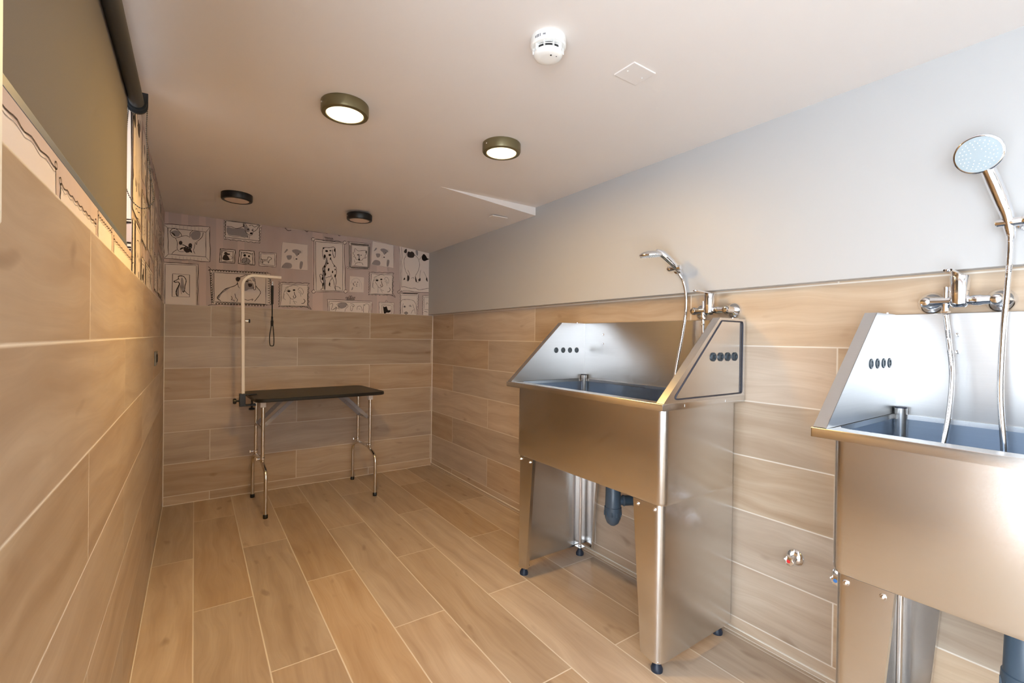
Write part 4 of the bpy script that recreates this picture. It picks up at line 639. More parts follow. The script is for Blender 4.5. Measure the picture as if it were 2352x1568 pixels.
'9,16799,19133,16831;k2.6:15790,16857,15710,16810,15600,16743,15527,16679,15517,16618,15542,16559,15582,16523,15633,16516,15697,16531,15761,16567,15820,16649,158'
'78,16751,15924,16803,15953,16755,15970,16657,15981,16582;d0:16112,20480,16134,20545,16176,20616,16224,20673,16277,20720,16336,20752,16378,20737,16398,20639,1640'
'2,20493,16383,20383,16326,20341,16246,20335,16181,20347,16141,20376,16116,20425;d0:16432,20260,16444,20354,16472,20450,16517,20515,16589,20525,16678,20503,16756'
',20492,16805,20521,16842,20561,16892,20573,16975,20544,17071,20486,17135,20407,17152,20290,17138,20152,17091,20044,17001,19988,16879,19963,16763,19955,16660,199'
'59,16562,19981,16489,20021,16449,20088,16432,20173;g0:17270,20684,17314,20745,17383,20780,17442,20770,17484,20691,17517,20568,17530,20453,17518,20354,17486,2026'
'3,17450,20215,17408,20230,17361,20287,17323,20364,17291,20466,17268,20588;d0:17067,20302,17254,20291,17207,20187;k2.6:16349,20347,16347,20271,16341,20161,16319,'
'20054,16268,19969,16203,19887,16154,19778,16134,19628,16132,19452,16148,19263,16183,19054,16236,18833,16304,18635,16399,18474,16510,18336,16595,18210,16639,1809'
'1,16657,17984,16653,17891,16622,17804,16569,17731,16520,17699,16479,17736,16442,17813,16416,17871;k2.6:16506,18783,16558,18688,16631,18551,16681,18412,16685,182'
'68,16667,18123,16652,18020;k2.6:17241,20237,17330,20168,17455,20066,17558,19933,17625,19762,17670,19561,17685,19357,17661,19152,17606,18946,17539,18752,17450,18'
'581,17348,18424,17281,18271,17269,18107,17291,17945,17329,17818,17385,17737,17457,17689,17519,17670,17563,17691,17599,17740,17622,17777;k2.2:16857,18006,16915,1'
'8044,16995,18096,17062,18121,17102,18093,17129,18039,17146,17998;k2.2:17817,18910,17787,18749,17746,18521,17720,18310,17725,18130,17745,17967,17761,17854;d0:164'
'78,18264,16533,18278,16608,18223,16664,18151,16685,18071,16686,17975,16667,17892,16614,17811,16540,17743,16485,17748,16463,17894,16460,18114;d0:17253,18268,1727'
'7,18262,17315,18181,17353,18081,17395,17961,17436,17823,17448,17730,17409,17701,17341,17717,17288,17782,17262,17937,17250,18140;d0:16079,17810,16103,17884,16161'
',17989,16211,18047,16242,18010,16264,17926,16260,17858,16205,17821,16125,17800;d0:17585,17970,17642,18036,17729,18100,17793,18119,17815,18054,17815,17944,17796,'
'17857,17751,17818,17687,17803,17636,17811,17601,17849,17578,17910;d0:18360,18036,18380,18130,18432,18223,18479,18245,18513,18126,18541,17937,18542,17819,18488,1'
'7844,18408,17941;k0:17908,20037,17904,20113,17914,20194,17940,20271,17986,20353,18047,20430,18114,20469,18185,20446,18261,20384,18329,20316,18381,20242,18425,20'
'162,18475,20100,18553,20077,18636,20073,18669,20056,18613,20008,18507,19948,18406,19894,18331,19850,18261,19812,18194,19792,18125,19795,18058,19815,18002,19850,'
'17959,19901,17926,19967;k2.2:17905,20234,17664,19879;k2.2:18101,18806,18171,18695,18269,18535,18356,18367,18419,18181,18471,17987,18506,17850;w0:15782,16486,176'
'24,16583,17541,14428,15742,14358;k2:15782,16486,16159,16514,16502,16536,16864,16543,17258,16576,17624,16583,17628,16153,17604,15732,17591,15309,17543,14853,1754'
'1,14428,17180,14420,16818,14404,16455,14377,16088,14361,15742,14358,15733,14785,15744,15221,15765,15624,15759,16048,15782,16486;k2:15877,16364,16278,16384,16678'
',16392,17073,16402,17487,16423,17484,15926,17458,15417,17447,14931,17444,14424,17030,14410,16636,14399,16228,14385,15836,14361,15849,14860,15864,15372,15862,158'
'60,15877,16364;k2.4:16102,16546,16094,16511,16066,16509,16058,16541,16089,16577,16142,16580,16174,16548,16167,16514,16138,16511,16130,16544,16162,16579,16214,16'
'582,16247,16550,16239,16516,16211,16514,16202,16546,16234,16581,16287,16584,16319,16553,16312,16518,16283,16516,16275,16548,16307,16584,16359,16587,16392,16555,'
'16384,16521,16356,16518,16347,16551,16379,16586,16432,16589,16465,16557,16457,16523,16429,16521,16420,16553,16452,16588,16505,16592,16538,16560,16530,16525,1650'
'2,16523,16493,16555,16525,16591,16578,16594,16611,16562,16603,16527,16575,16525,16566,16558,16598,16593,16651,16596,16685,16564,16677,16530,16648,16527,16639,16'
'560,16672,16596,16725,16599,16758,16567,16750,16532,16721,16530,16713,16562,16745,16598,16798,16601,16832,16569,16824,16534,16795,16532,16786,16565,16819,16600,'
'16872,16603,16905,16572,16897,16537,16869,16534,16860,16567,16892,16603,16946,16606,16979,16574,16971,16539,16942,16537,16934,16570,16966,16605,17020,16608,1705'
'3,16576,17045,16542,17016,16539,17007,16572,17040,16608,17094,16611,17127,16579,17119,16544,17090,16541,17082,16574,17114,16610,17168,16613,17202,16581,17194,16'
'546,17165,16544,17156,16577,17188,16612,17242,16616,17276,16583,17268,16549,17239,16546,17230,16579,17263,16615,17317,16618,17351,16586,17343,16551,17313,16549,'
'17305,16581,17337,16617,17391,16620,17425,16588,17417,16553,17388,16551,17379,16584,17412,16620,17466,16623,17500,16591,17492,16556,17463,16553,17454,16586,1748'
'7,16622,17541,16625,17575,16593;k2:15793,14360,15814,14425,15850,14491,15815,14555,15784,14620,15823,14686,15832,14751,15830,14816,15795,14880,15830,14946,15838'
',15012,15820,15076,15788,15140,15822,15207,15841,15272,15822,15337,15802,15401,15821,15467,15845,15533,15835,15598,15803,15661,15828,15727,15854,15794,15835,158'
'58,15793,15921,15840,15988,15855,16054,15843,16119,15799,16182,15824,16248,15855,16315,15839,16379,15805,16442;k2:17628,16531,17591,16464,17558,16397,17590,1633'
'3,17606,16268,17568,16201,17550,16135,17584,16070,17603,16005,17580,15939,17548,15872,17565,15807,17598,15742,17577,15676,17547,15610,17578,15545,17609,15480,17'
'565,15414,17544,15348,17562,15282,17601,15218,17571,15151,17533,15085,17546,15020,17608,14955,17558,14889,17539,14823,17549,14757,17575,14692,17540,14626,17538,'
'14560,17539,14495,17586,14430;k2.4:15887,14492,15880,14699,15870,14992,15864,15260,15855,15472,15851,15660,15884,15806,15966,15901,16086,15955,16237,15988,16442'
',16003,16679,15997,16884,15975,17028,15946,17139,15901,17231,15819,17309,15695,17368,15534,17411,15339,17433,15071,17439,14770,17442,14555;k2.4:16087,14628,1606'
'1,14763,16028,14954,16013,15139,16036,15312,16077,15478,16108,15594;k2.4:17027,15580,17075,15464,17144,15299,17205,15133,17251,14966,17289,14798,17315,14681;k2.'
'4:16901,14663,16924,14736,16959,14839,17001,14928,17059,14988,17125,15035,17172,15066;k2.4:16203,15999,16285,15926;g0:16368,15305,16345,15243,16285,15203,16210,'
'15199,16149,15234,16125,15293,16147,15354,16208,15395,16283,15399,16344,15365;k0:16293,15314,16285,15287,16261,15270,16232,15268,16208,15283,16199,15309,16208,1'
'5336,16231,15354,16260,15356,16284,15340;k2.4:16653,15352,16687,15399,16737,15461,16788,15489,16839,15448,16891,15371,16927,15314;g0:16878,15377,16863,15342,168'
'22,15318,16771,15316,16730,15335,16714,15368,16729,15403,16770,15427,16821,15429,16862,15410;g0:16566,14714,16533,14651,16445,14610,16336,14605,16248,14639,1621'
'4,14698,16246,14760,16334,14802,16442,14806,16531,14773;k3:16207,14698,16254,14739,16320,14793,16388,14822,16463,14804,16538,14760,16573,14714,16539,14665,16465'
',14614,16391,14590,16323,14613,16255,14661,16207,14698;w0:18048,16460,19724,16468,19752,14514,18054,14448;k2.4:18048,16460,18358,16478,18719,16474,19046,16462,1'
'9394,16481,19724,16468,19737,16079,19742,15676,19757,15296,19728,14920,19752,14514,19404,14493,19051,14491,18719,14464,18408,14471,18054,14448,18069,14832,18033'
',15259,18050,15640,18052,16061,18048,16460;k2:18220,16319,18600,16325,18976,16340,19350,16355,19726,16367,19740,16056,19738,15761,19737,15460,19743,15155,19367,'
'15145,18974,15143,18604,15126,18236,15130,18233,15419,18229,15721,18221,16023,18220,16319;k2:18046,14448,18103,14511,18106,14573,18085,14634,18041,14695,18095,1'
'4759,18109,14821,18082,14882,18048,14943,18086,15006,18113,15069,18107,15130,18048,15190,18109,15254,18108,15316,18104,15378,18050,15438,18095,15501,18115,15564'
',18100,15625,18065,15686,18085,15748,18115,15812,18087,15872,18071,15933,18114,15997,18127,16060,18106,16121,18048,16180,18112,16245,18118,16307,18092,16368,180'
'68,16428;k2.4:18394,15588,18419,15653,18456,15741,18498,15793,18549,15771,18604,15712,18643,15668;k3:18224,14951,18271,14945,18337,14936,18403,14926,18469,14911'
',18536,14893,18582,14881;')
def wp_items():
    for it in DRAW.split(';'):
        if not it: continue
        h_, p_ = it.split(':'); v = [int(q)*1e-4 for q in p_.split(',')]
        yield h_[0], float(h_[1:]), list(zip(v[::2], v[1::2]))
IDX = {k: i for i, k in enumerate('vwgdk')}
def wp_mesh(mapf, keep=None, scale=1.):
    """mapf(x, z, layer) -> point on the wall; layers keep the overprint order"""
    bm = NB(); lay = 0.
    for m_, w_, pts in wp_items():
        if keep and not keep(m_, pts): continue
        lay += 6e-6
        if w_ == 0:
            vs = [bm.verts.new(mapf(x, z, lay)) for x, z in pts]
            f_ = bm.faces.new(vs); f_.material_index = IDX[m_]
            bmesh.ops.triangulate(bm, faces=[f_])
        else:
            hw = w_*.00052*scale; n = len(pts); rows = []
            for i in range(n):
                a, b = pts[max(0, i-1)], pts[min(n-1, i+1)]; dx, dz = b[0]-a[0], b[1]-a[1]; l_ = math.hypot(dx, dz) or 1
                ww = hw*(.75+.5*abs(math.sin(i*1.3)))
                nx, nz = -dz/l_*ww, dx/l_*ww
                rows.append((bm.verts.new(mapf(pts[i][0]+nx, pts[i][1]+nz, lay)), bm.verts.new(mapf(pts[i][0]-nx, pts[i][1]-nz, lay))))
            for (a, b), (c, d) in zip(rows, rows[1:]):
                if (a.co-c.co).length > 1e-6: bm.faces.new([a, b, d, c]).material_index = IDX[m_]
    return bm
WPM = ['wp_'+k for k in 'vwgdk']
bm = wp_mesh(lambda x, z, l_: (x, D+.0045-l_*1.2, z))
bmesh.ops.bisect_plane(bm, geom=bm.verts[:]+bm.edges[:]+bm.faces[:], plane_co=(0, 0, TOP+.0005), plane_no=(0, 0, -1), clear_outer=True)
bmesh.ops.bisect_plane(bm, geom=bm.verts[:]+bm.edges[:]+bm.faces[:], plane_co=(PX, 0, 0), plane_no=(1, 0, 0), clear_outer=True)
bmesh.ops.bisect_plane(bm, geom=bm.verts[:]+bm.edges[:]+bm.faces[:], plane_co=(L-.003, 0, 0), plane_no=(-1, 0, 0), clear_outer=True)
put('wallpaper_print', bm, WPM, wb, label='dog portraits in drawn picture frames printed on the wallpaper')
def clip(bm, co, no):
    bmesh.ops.bisect_plane(bm, geom=bm.verts[:]+bm.edges[:]+bm.faces[:], plane_co=co, plane_no=no, clear_outer=True)
bm = wp_mesh(lambda x, z, l_: (L-.0035+l_*1.2, D-(x-L), z))
clip(bm, (0, 0, TOP+.0005), (0, 0, -1)); clip(bm, (0, WY1, 0), (0, -1, 0)); clip(bm, (0, D, 0), (0, 1, 0)); clip(bm, (0, 0, CZ), (0, 0, 1))
put('wallpaper_print', bm, WPM, wl, label='drawn picture frames printed on the wallpaper')
# strip under the window: the tops of pale frames, thin wavy outlines
bm = NB()
def ribbon(bm, pts, hw, mi):
    rows = []; n = len(pts)
    for i in range(n):
        a, b = pts[max(0, i-1)], pts[min(n-1, i+1)]; dy, dz = b[0]-a[0], b[1]-a[1]; l_ = math.hypot(dy, dz) or 1
        rows.append((bm.verts.new((L-.0032, pts[i][0]-dz/l_*hw, pts[i][1]+dy/l_*hw)), bm.verts.new((L-.0032, pts[i][0]+dz/l_*hw, pts[i][1]-dy/l_*hw))))
    for (a, b), (c, d) in zip(rows, rows[1:]): bm.faces.new([a, b, d, c]).material_index = mi
rs = random.Random(5)
for y0, y1, zt_ in ((.42, 1.02, 1.504), (1.05, 1.38, 1.487), (1.41, 1.62, 1.512), (1.66, 2.07, 1.500)):
    f_ = bm.faces.new([bm.verts.new(v_) for v_ in ((L-.0036, y0, TOP), (L-.0036, y1, TOP), (L-.0036, y1, zt_-.004), (L-.0036, y0, zt_-.004))]); f_.material_index = 1
    for off in (0, -.007):
        pt = [(y0+(y1-y0)*k/40, zt_+off+.0022*math.sin(k*1.25)+rs.uniform(-.0006, .0006)) for k in range(41)]
        ribbon(bm, pt, .0007 if off else .0010, 2 if off else 3)
    for ye in (y0, y1):
        ribbon(bm, [(ye+rs.uniform(-.002, .002), TOP+(zt_-TOP)*k/6) for k in range(7)], .0012, 4)
        ribbon(bm, [(ye+.008*math.cos(k*.7), zt_+.004+.006*math.sin(k*.7)) for k in range(10)], .0010, 4)
put('wallpaper_print', bm, WPM, wl, label='drawn picture frames printed under the window')
# reveal beside the window
bm = wp_mesh(lambda x, z, l_: ((x-.95)*.9+L-.1, WY1-.0005-l_*1.2, z), scale=2.)
clip(bm, (L-.005, 0, 0), (1, 0, 0)); clip(bm, (L-.138, 0, 0), (-1, 0, 0)); clip(bm, (0, 0, WZ0+.0005), (0, 0, -1)); clip(bm, (0, 0, WZ1), (0, 0, 1))
put('wallpaper_print', bm, WPM, wl, label='drawn ink lines printed on the window reveal')

# ================================================================ CEILING THINGS
def lamp(x, y, zc, label, lit):
    t_ = thing('ceiling_lamp', label, 'ceiling light', (x, y, zc), 0, 'round surface-mounted ceiling lamps')
    bm = NB(); lathe(bm, (0, 0, .002), (0, 0, -1), [(0, .083), (.004, .086), (.036, .086), (.042, .083), (.044, .078), (.044, .069), (.040, .0665), (.036, .0665)], 64, cap=False)
    put('housing', bm, 'black_lamp_glow' if lit else 'black_lamp', t_, True)
    bm = NB(); lathe(bm, (0, 0, -.036), (0, 0, -1), [(0, .0664), (.004, .0664), (.0055, .060), (.0062, .03), (.0064, .001)], 48)
    put('diffuser', bm, 'diff_on' if lit else 'diff_off', t_, True)
    bm = NB(); cyl(bm, (-.085, -.012, -.02), (-.0875, -.0125, -.02), .0035, 12); put('screw', bm, 'chrome', t_, True)
    if lit:
        d = bpy.data.lights.new('lamp_glow', 'AREA'); d.shape = 'DISK'; d.size = .13; d.energy = LAMP_W*lit; d.color = (1, .59, .15)
        o = bpy.data.objects.new('lamp_glow', d); COL.objects.link(o); o.parent = t_; o.location = (0, 0, -.047)
    return t_
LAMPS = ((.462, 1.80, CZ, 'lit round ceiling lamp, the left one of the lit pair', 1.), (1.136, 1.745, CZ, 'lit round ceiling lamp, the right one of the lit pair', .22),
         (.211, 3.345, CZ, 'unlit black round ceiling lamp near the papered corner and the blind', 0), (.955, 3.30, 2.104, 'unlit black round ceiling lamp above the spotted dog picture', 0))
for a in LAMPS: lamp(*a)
t_ = thing('smoke_detector', 'white round smoke detector on the ceiling, nearest to the camera', 'smoke detector', (.845, 1.055, CZ))
bm = NB(); lathe(bm, (0, 0, .002), (0, 0, -1), [(0, .050), (.006, .052), (.026, .052), (.030, .049), (.031, .042)], 56, cap=False); lathe(bm, (0, 0, -.0285), (0, 0, -1), [(0, .045), (.001, .042)], 40, mi=0)
put('base', bm, 'plastic', t_, True)
bm = NB(); lathe(bm, (0, 0, -.029), (0, 0, -1), [(0, .036), (.015, .036)], 40); put('sensor_slot', bm, 'darkslot', t_, True)
bm = NB()
for k in range(10):
    a = k*math.pi/5; c, s = math.cos(a), math.sin(a)
    prism(bm, [(c*.034-s*.0012, s*.034+c*.0012, -.028), (c*.0455-s*.0012, s*.0455+c*.0012, -.028), (c*.0455+s*.0012, s*.0455-c*.0012, -.028), (c*.034+s*.0012, s*.034-c*.0012, -.028)], (0, 0, -.018))
put('cage', bm, 'plastic', t_)
bm = NB(); lathe(bm, (0, 0, -.0365), (0, 0, -1), [(0, .0440), (.0012, .0452), (.0024, .0440)], 48, cap=False); lathe(bm, (0, 0, -.0435), (0, 0, -1), [(0, .042), (.004, .0425), (.009, .040), (.0125, .034), (.0135, .02), (.0138, .001)], 48)
put('cap', bm, 'plastic', t_, True)
bm = NB(); cyl(bm, (-.004, -.018, -.0565), (-.004, -.018, -.0578), .0028, 12); cyl(bm, (.013, -.022, -.0560), (.013, -.022, -.0574), .0016, 12); put('indicator', bm, 'darkslot', t_)
bm = NB()   # raised marks on the side of the base
for k, (a, wd, hh) in enumerate(((-3.0, .004, .006), (-2.9, .003, .008), (-2.81, .004, .008), (-2.70, .003, .008), (-2.50, .005, .004), (-2.42, .003, .005))):
    c, s = math.cos(a), math.sin(a); bx = Vector((c*.0522, s*.0522, -.017)); tx = Vector((-s, c, 0))*wd/2
    prism(bm, [bx-tx+Vector((0, 0, hh/2)), bx+tx+Vector((0, 0, hh/2)), bx+tx-Vector((0, 0, hh/2)), bx-tx-Vector((0, 0, hh/2))], (c*.0004, s*.0004, 0))
put('printed_mark', bm, 'print', t_)
def hatch(x, y, z, sx, sy, label, rz=0.):
    t_ = thing('access_plate', label, 'ceiling plate', (x, y, z), rz)
    bm = NB(); box(bm, (-sx/2, -sy/2, -.004), (sx/2, sy/2, .002), .0015); put('plate', bm, 'ceiling', t_)
    for s_ in (-1, 1):
        bm = NB(); cyl(bm, (s_*sx*.33, 0, -.0035), (s_*sx*.33, 0, -.0055), .0025, 12); put('screw', bm, 'plastic', t_)
hatch(1.185, 1.022, CZ, .105, .085, 'square painted cover plate on the ceiling beside the smoke detector')
hatch(1.70, 2.64, 2.0700, .12, .05, 'small painted cover plate on the dropped far ceiling by the grey panel')

# ================================================================ ROLLER BLIND, WINDOW CASING, SOCKET
t_ = thing('roller_blind', 'dark olive-grey roller blind pulled down over the left window', 'blind', (L+.012, 1.35, 2.03))
o0 = Vector((L+.012, 1.35, 2.03)); RY0, RY1 = WY0+.005, 2.02
bm = NB(); cyl(bm, (0, RY0-1.35, 0), (0, RY1-1.35, 0), .0205, 40); put('roller_tube', bm, 'tube_dark', t_, True)
bm = NB(); xb = -.021; box(bm, (xb-.0007, RY0-1.35, 1.542-2.03), (xb+.0007, 1.985-1.35, .004)); put('blind_cloth', bm, 'cloth', t_)
bm = NB(); box(bm, (xb-.003, RY0-1.35, 1.528-2.03), (xb+.003, 1.985-1.35, 1.545-2.03), .002); put('bottom_rail', bm, 'rail', t_)
for yb, nm in ((2.03, 1), (RY0-.004, 0)):
    bm = NB(); pr_ = [(-.030, yb-1.35, .040), (.030, yb-1.35, .040)]+[(.030*math.cos(a), yb-1.35, -.004-.032*math.sin(a)) for a in [k*math.pi/14 for k in range(15)]]
    prism(bm, pr_[:1]+pr_[1:], (0, .008 if nm else -.008, 0)); b_ = put('bracket', bm, 'dark', t_)
    bm = NB(); cyl(bm, (0, yb-1.35+.001, 0), (0, yb-1.35-(.012 if nm else -.012), 0), .027, 32); put('chain_wheel', bm, 'dark', b_, True)
ch = crom([(.028, .688, -.005), (.026, .688, -.10), (.034, .69, -.21), (.046, .69, -.29), (.046, .69, -.325), (.028, .69, -.352), (.006, .69, -.352), (-.016, .688, -.325), (-.030, .686, -.28), (-.034, .685, -.24), (-.028, .685, -.12), (-.022, .688, -.005)], 14)
bm = NB(); pipe(bm, ch, .0009, 6)
acc = 0; last = ch[0]
for p_ in ch:
    acc += (p_-last).length; last = p_
step = acc/110; dist = 0; nxt = 0
for a, b in zip(ch, ch[1:]):
    l_ = (b-a).length
    while nxt < dist+l_:
        q = a.lerp(b, (nxt-dist)/l_); bmesh.ops.create_icosphere(bm, subdivisions=1, radius=.0024, matrix=Matrix.Translation(q)); nxt += step
    dist += l_
put('bead_chain', bm, 'cord', t_, 'all')
t_ = thing('wall_casing', 'white upright casing on the left wall at the very edge of the photo', 'casing', (L, .52, 1.334))
bm = NB(); box(bm, (-.002, -.08, 0), (.040, .073, .782), .004); put('casing_body', bm, 'white', t_)
bm = NB(); box(bm, (.040, -.07, .012), (.0415, .063, .77), .0005, 1); put('casing_lid', bm, 'white', t_)
t_ = thing('wall_socket', 'small dark grey socket on the left tiles near the back corner', 'socket', (L, 3.24, 1.105))
bm = NB(); box(bm, (0, -.075, -.040), (.008, .075, .040), .003); put('cover_plate', bm, 'switch', t_)
for yy in (-.036, .036):
    bm = NB(); lathe(bm, (.007, yy, 0), (1, 0, 0), [(0, .024), (.003, .024), (.003, .020), (.0012, .019), (.0012, .001)], 28); put('socket_insert', bm, 'darkslot', t_, True)

# ================================================================ STEEL DOG BATHS
def rrect(x0, y0, x1, y1, r, n=5):
    out = []
    for cx, cy, a0 in ((x1-r, y1-r, 0), (x0+r, y1-r, 90), (x0+r, y0+r, 180), (x1-r, y0+r, 270)):
        for k in range(n+1):
            a = math.radians(a0+90*k/n); out.append((cx+r*math.cos(a), cy+r*math.sin(a)))
    return out
def loft(bm, rings, mi=0, cap0=False, cap1=False):
    vr = [[bm.verts.new(p_) for p_ in rg] for rg in rings]; n = len(vr[0])
    for A_, B_ in zip(vr, vr[1:]):
        for i in range(n): bm.faces.new([A_[i], A_[(i+1) % n], B_[(i+1) % n], B_[i]]).material_index = mi
    if cap0: bm.faces.new(vr[0][::-1]).material_index = mi
    if cap1: bm.faces.new(vr[-1]).material_index = mi
def dog_bath(oy, label, trap_y):
    # local frame: x as in the room minus 1.41, y along the wall from the bath's middle, z from the floor
    cy = 1.519+oy; t_ = thing('dog_bath', label, 'dog bath', (1.41, cy, 0), 0, 'stainless steel dog baths')
    X = lambda v: v-1.41
    bx0, bx1, by = 0, X(1.900), .4625
    bm = NB()
    ring = lambda ins, z, r=.03: [(x, y, z) for x, y in rrect(bx0+ins, -by+ins, bx1-ins, by-ins, r)]
    loft(bm, [ring(.012, .628, .022), ring(.004, .631, .026), ring(0, .642), ring(0, .992)], cap0=True)
    put('basin_shell', bm, 'steel', t_, True)
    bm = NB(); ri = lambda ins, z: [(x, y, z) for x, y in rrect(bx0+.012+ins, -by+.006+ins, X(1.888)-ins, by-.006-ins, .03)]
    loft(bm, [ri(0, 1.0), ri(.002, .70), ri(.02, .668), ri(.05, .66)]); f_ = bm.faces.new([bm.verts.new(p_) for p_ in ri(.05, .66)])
    put('basin_interior', bm, 'steel_in_shade', t_, True)
    # rim: folded box edge round the mouth
    bm = NB(); o_ = [(x, y) for x, y in rrect(X(1.36), -.494, X(1.905), .494, .004, 2)]; i_ = [(x, y) for x, y in rrect(bx0+.012, -by+.006, X(1.888), by-.006, .03, 2)]
    rg = lambda pts, z: [(x, y, z) for x, y in pts]
    loft(bm, [rg(i_, 1.0), rg(i_, 1.015), rg([(x*.997+.001, y*.998) for x, y in o_], 1.0165), rg(o_, 1.0145), rg(o_, .9915), rg([(x+.006*(1 if x < 0 else 0), y*.985) for x, y in o_], .990), rg([(x, y) for x, y in rrect(bx0, -by, bx1, by, .03, 2)], .990)])
    put('rim', bm, 'steel', t_, True)
    # back splash
    bm = NB(); box(bm, (X(1.893), -.462, 1.012), (X(1.908), .462, 1.338), .0015, 1)
    cyl(bm, (X(1.893), -.262, 1.16), (X(1.891), -.262, 1.16), .001, 6)
    bk = put('back_splash', bm, 'steel_soft', t_, True)
    for zz in (1.22, 1.272):
        for yy in (.312, -.312):
            bm = NB(); lathe(bm, (X(1.893), yy, zz), (-1, 0, 0), [(0, .006), (.002, .006), (.003, .003), (.003, .001)], 16); put('rivet', bm, 'chrome', bk, True)
    # side guards: sloping folded box frame with an inset sheet, gasket and four grommets
    for s in (1, -1):
        yi, yo = s*.459, s*.491
        prof = [(X(1.366), 1.0165), (X(1.372), 1.0165), (X(1.893), 1.0165), (X(1.905), 1.0165), (X(1.905), 1.336), (X(1.716), 1.336)]
        outer = [(X(1.368), 1.0165), (X(1.905), 1.0165), (X(1.905), 1.337), (X(1.716), 1.337)]
        bm = NB(); prism(bm, [(x, yi, z) for x, z in outer], (0, s*.0015, 0)); sheet = put('guard_sheet', bm, 'steel_soft', t_, label='flat steel guard sheet at the bath end')
        # frame = outer band, hollow to the outside
        inner = [(X(1.368)+.056, 1.0165+.012), (X(1.905)-.022, 1.0165+.012), (X(1.905)-.022, 1.337-.012), (X(1.716)+.012, 1.337-.012)]
        def rnd(poly, r, n=4):
            out = []; N_ = len(poly)
            for k in range(N_):
                p0, p1, p2 = Vector(poly[k-1]), Vector(poly[k]), Vector(poly[(k+1) % N_]); a = (p0-p1).normalized(); b = (p2-p1).normalized()
                ang = a.angle(b); d_ = r/math.tan(ang/2); s0, s1 = p1+a*d_, p1+b*d_
                for j in range(n+1):
                    q = j/n; out.append((s0*(1-q)**2+p1*2*q*(1-q)+s1*q*q)[:])
            return out
        ro = rnd(outer, .0012, 4); rin = rnd(inner, .012, 4)
        bm = NB()
        seqs = [[(x, yi, z) for x, z in ro], [(x, yo-s*.001, z) for x, z in ro], [(x, yo, z) for x, z in ro], [(x, yo, z) for x, z in rin], [(x, yi+s*.008, z) for x, z in rin]]
        loft(bm, seqs); put('guard_frame', bm, 'steel', t_)
        bm = NB(); mid = [(x, yo+s*.0008, z) for x, z in rnd([(p_[0], p_[1]) for p_ in inner], .012, 6)]
        pipe(bm, mid, .0028, 8, closed=True); put('gasket', bm, 'gasket', t_, 'all')
        bm = NB(); prism(bm, [(x, yo-s*.003, z) for x, z in rin], (0, s*.0015, 0)); put('guard_inset', bm, 'steel', t_, label='inset outer steel sheet of the end guard')
        # strip at the back of the outer face
        bm = NB(); box(bm, (X(1.868), min(yo-s*.0015, yo+s*.0005), 1.032), (X(1.8695), max(yo-s*.0015, yo+s*.0005), 1.322)); put('seam', bm, 'gasket', t_)
        for k in range(4):
            gx = X(1.673)+k*.0515; cz = 1.181
            bm = NB(); lathe(bm, (gx, yi+s*.001, cz), (0, -s, 0), [(0, .0155), (.002, .0158), (.0035, .014), (.0035, .0095), (.0015, .0085), (.0015, .0005)], 24)
            put('grommet', bm, 'grommet', t_, True, label='dark rubber grommet inside the bath')
            bm = NB(); lathe(bm, (gx, yo-s*.0015, cz), (0, s, 0), [(0, .0175), (.004, .0175), (.0065, .0145), (.0065, .010), (.002, .0085), (.002, .0005)], 24)
            put('grommet', bm, 'grommet', t_, True, label='dark rubber grommet outside the bath')
        # clips at the foot of the guard and at the top back corner
        for gx in (1.49, 1.76):
            bm = NB(); cyl(bm, (X(gx), yo+s*.0, 1.008), (X(gx), yo+s*.0, .999), .004, 10); cyl(bm, (X(gx)+.018, yo, 1.008), (X(gx)+.018, yo, 1.000), .003, 10); put('fixing_bolt', bm, 'chrome', t_, True)
        bm = NB(); cyl(bm, (X(1.84), yi+s*.012, 1.336), (X(1.84), yi+s*.012, 1.342), .006, 12); box(bm, (X(1.85), yi+s*.008, 1.3365), (X(1.89), yi+s*.014, 1.3395)); put('top_clip', bm, 'chrome', t_, True)
        # rounded corner post between back splash and guard
        bm = NB(); cyl(bm, (X(1.872), s*.440, .70), (X(1.872), s*.440, 1.036), .0165, 28); po = put('corner_post', bm, 'steel', t_, True)
        bm = NB(); cyl(bm, (X(1.872), s*.440, 1.036), (X(1.872), s*.440, 1.040), .0155, 28); put('post_cap', bm, 'navy', po, True)
        # end stand: one folded sheet, flanges taper to the floor
        e = s*.453; f1 = s*(.453-.130); f0 = s*(.453-.085); lo = .042; hi = .630
        xb_ = X(1.895)
        bm = NB(); th = .0018
        def sheetq(pts, n_):
            prism(bm, pts, n_)
        ar = [(.03-.03*math.sin(a)+.004, e-s*(.03-.03*math.cos(a))) for a in [k*math.pi/2/5 for k in range(6)]]   # rounded fold at the front corner
        ar = [(.034-.03*math.cos(a), e-s*(.03-.03*math.sin(a))) for a in [k*math.pi/2/5 for k in range(6)]]     # from front face (x=.004) to end face
        path = [(.004, None)]+[(x, y) for x, y in ar]+[(xb_, e)]
        lowr, upr = [], []
        for x, y in path:
            lowr.append(bm.verts.new((x, f0 if y is None else y, lo+(0.012 if y is None else 0)))); upr.append(bm.verts.new((x, f1 if y is None else y, hi)))
        lowr.append(bm.verts.new((xb_, f0, lo))); upr.append(bm.verts.new((xb_, f1, hi)))
        lowr.append(bm.verts.new((xb_-.018, f0, lo))); upr.append(bm.verts.new((xb_-.018, f1, hi)))
        lowr.insert(0, bm.verts.new((.022, f0, lo+.012))); upr.insert(0, bm.verts.new((.022, f1, hi)))
        for k in range(len(lowr)-1): bm.faces.new([lowr[k], lowr[k+1], upr[k+1], upr[k]])
        bmesh.ops.recalc_face_normals(bm, faces=bm.faces[:])
        fs_ = bm.faces[:]; cen = Vector((.2, s*.40, .3))
        if sum((f_.calc_center_median()-cen).dot(f_.normal)*f_.calc_area() for f_ in fs_) < 0: bmesh.ops.reverse_faces(bm, faces=fs_)
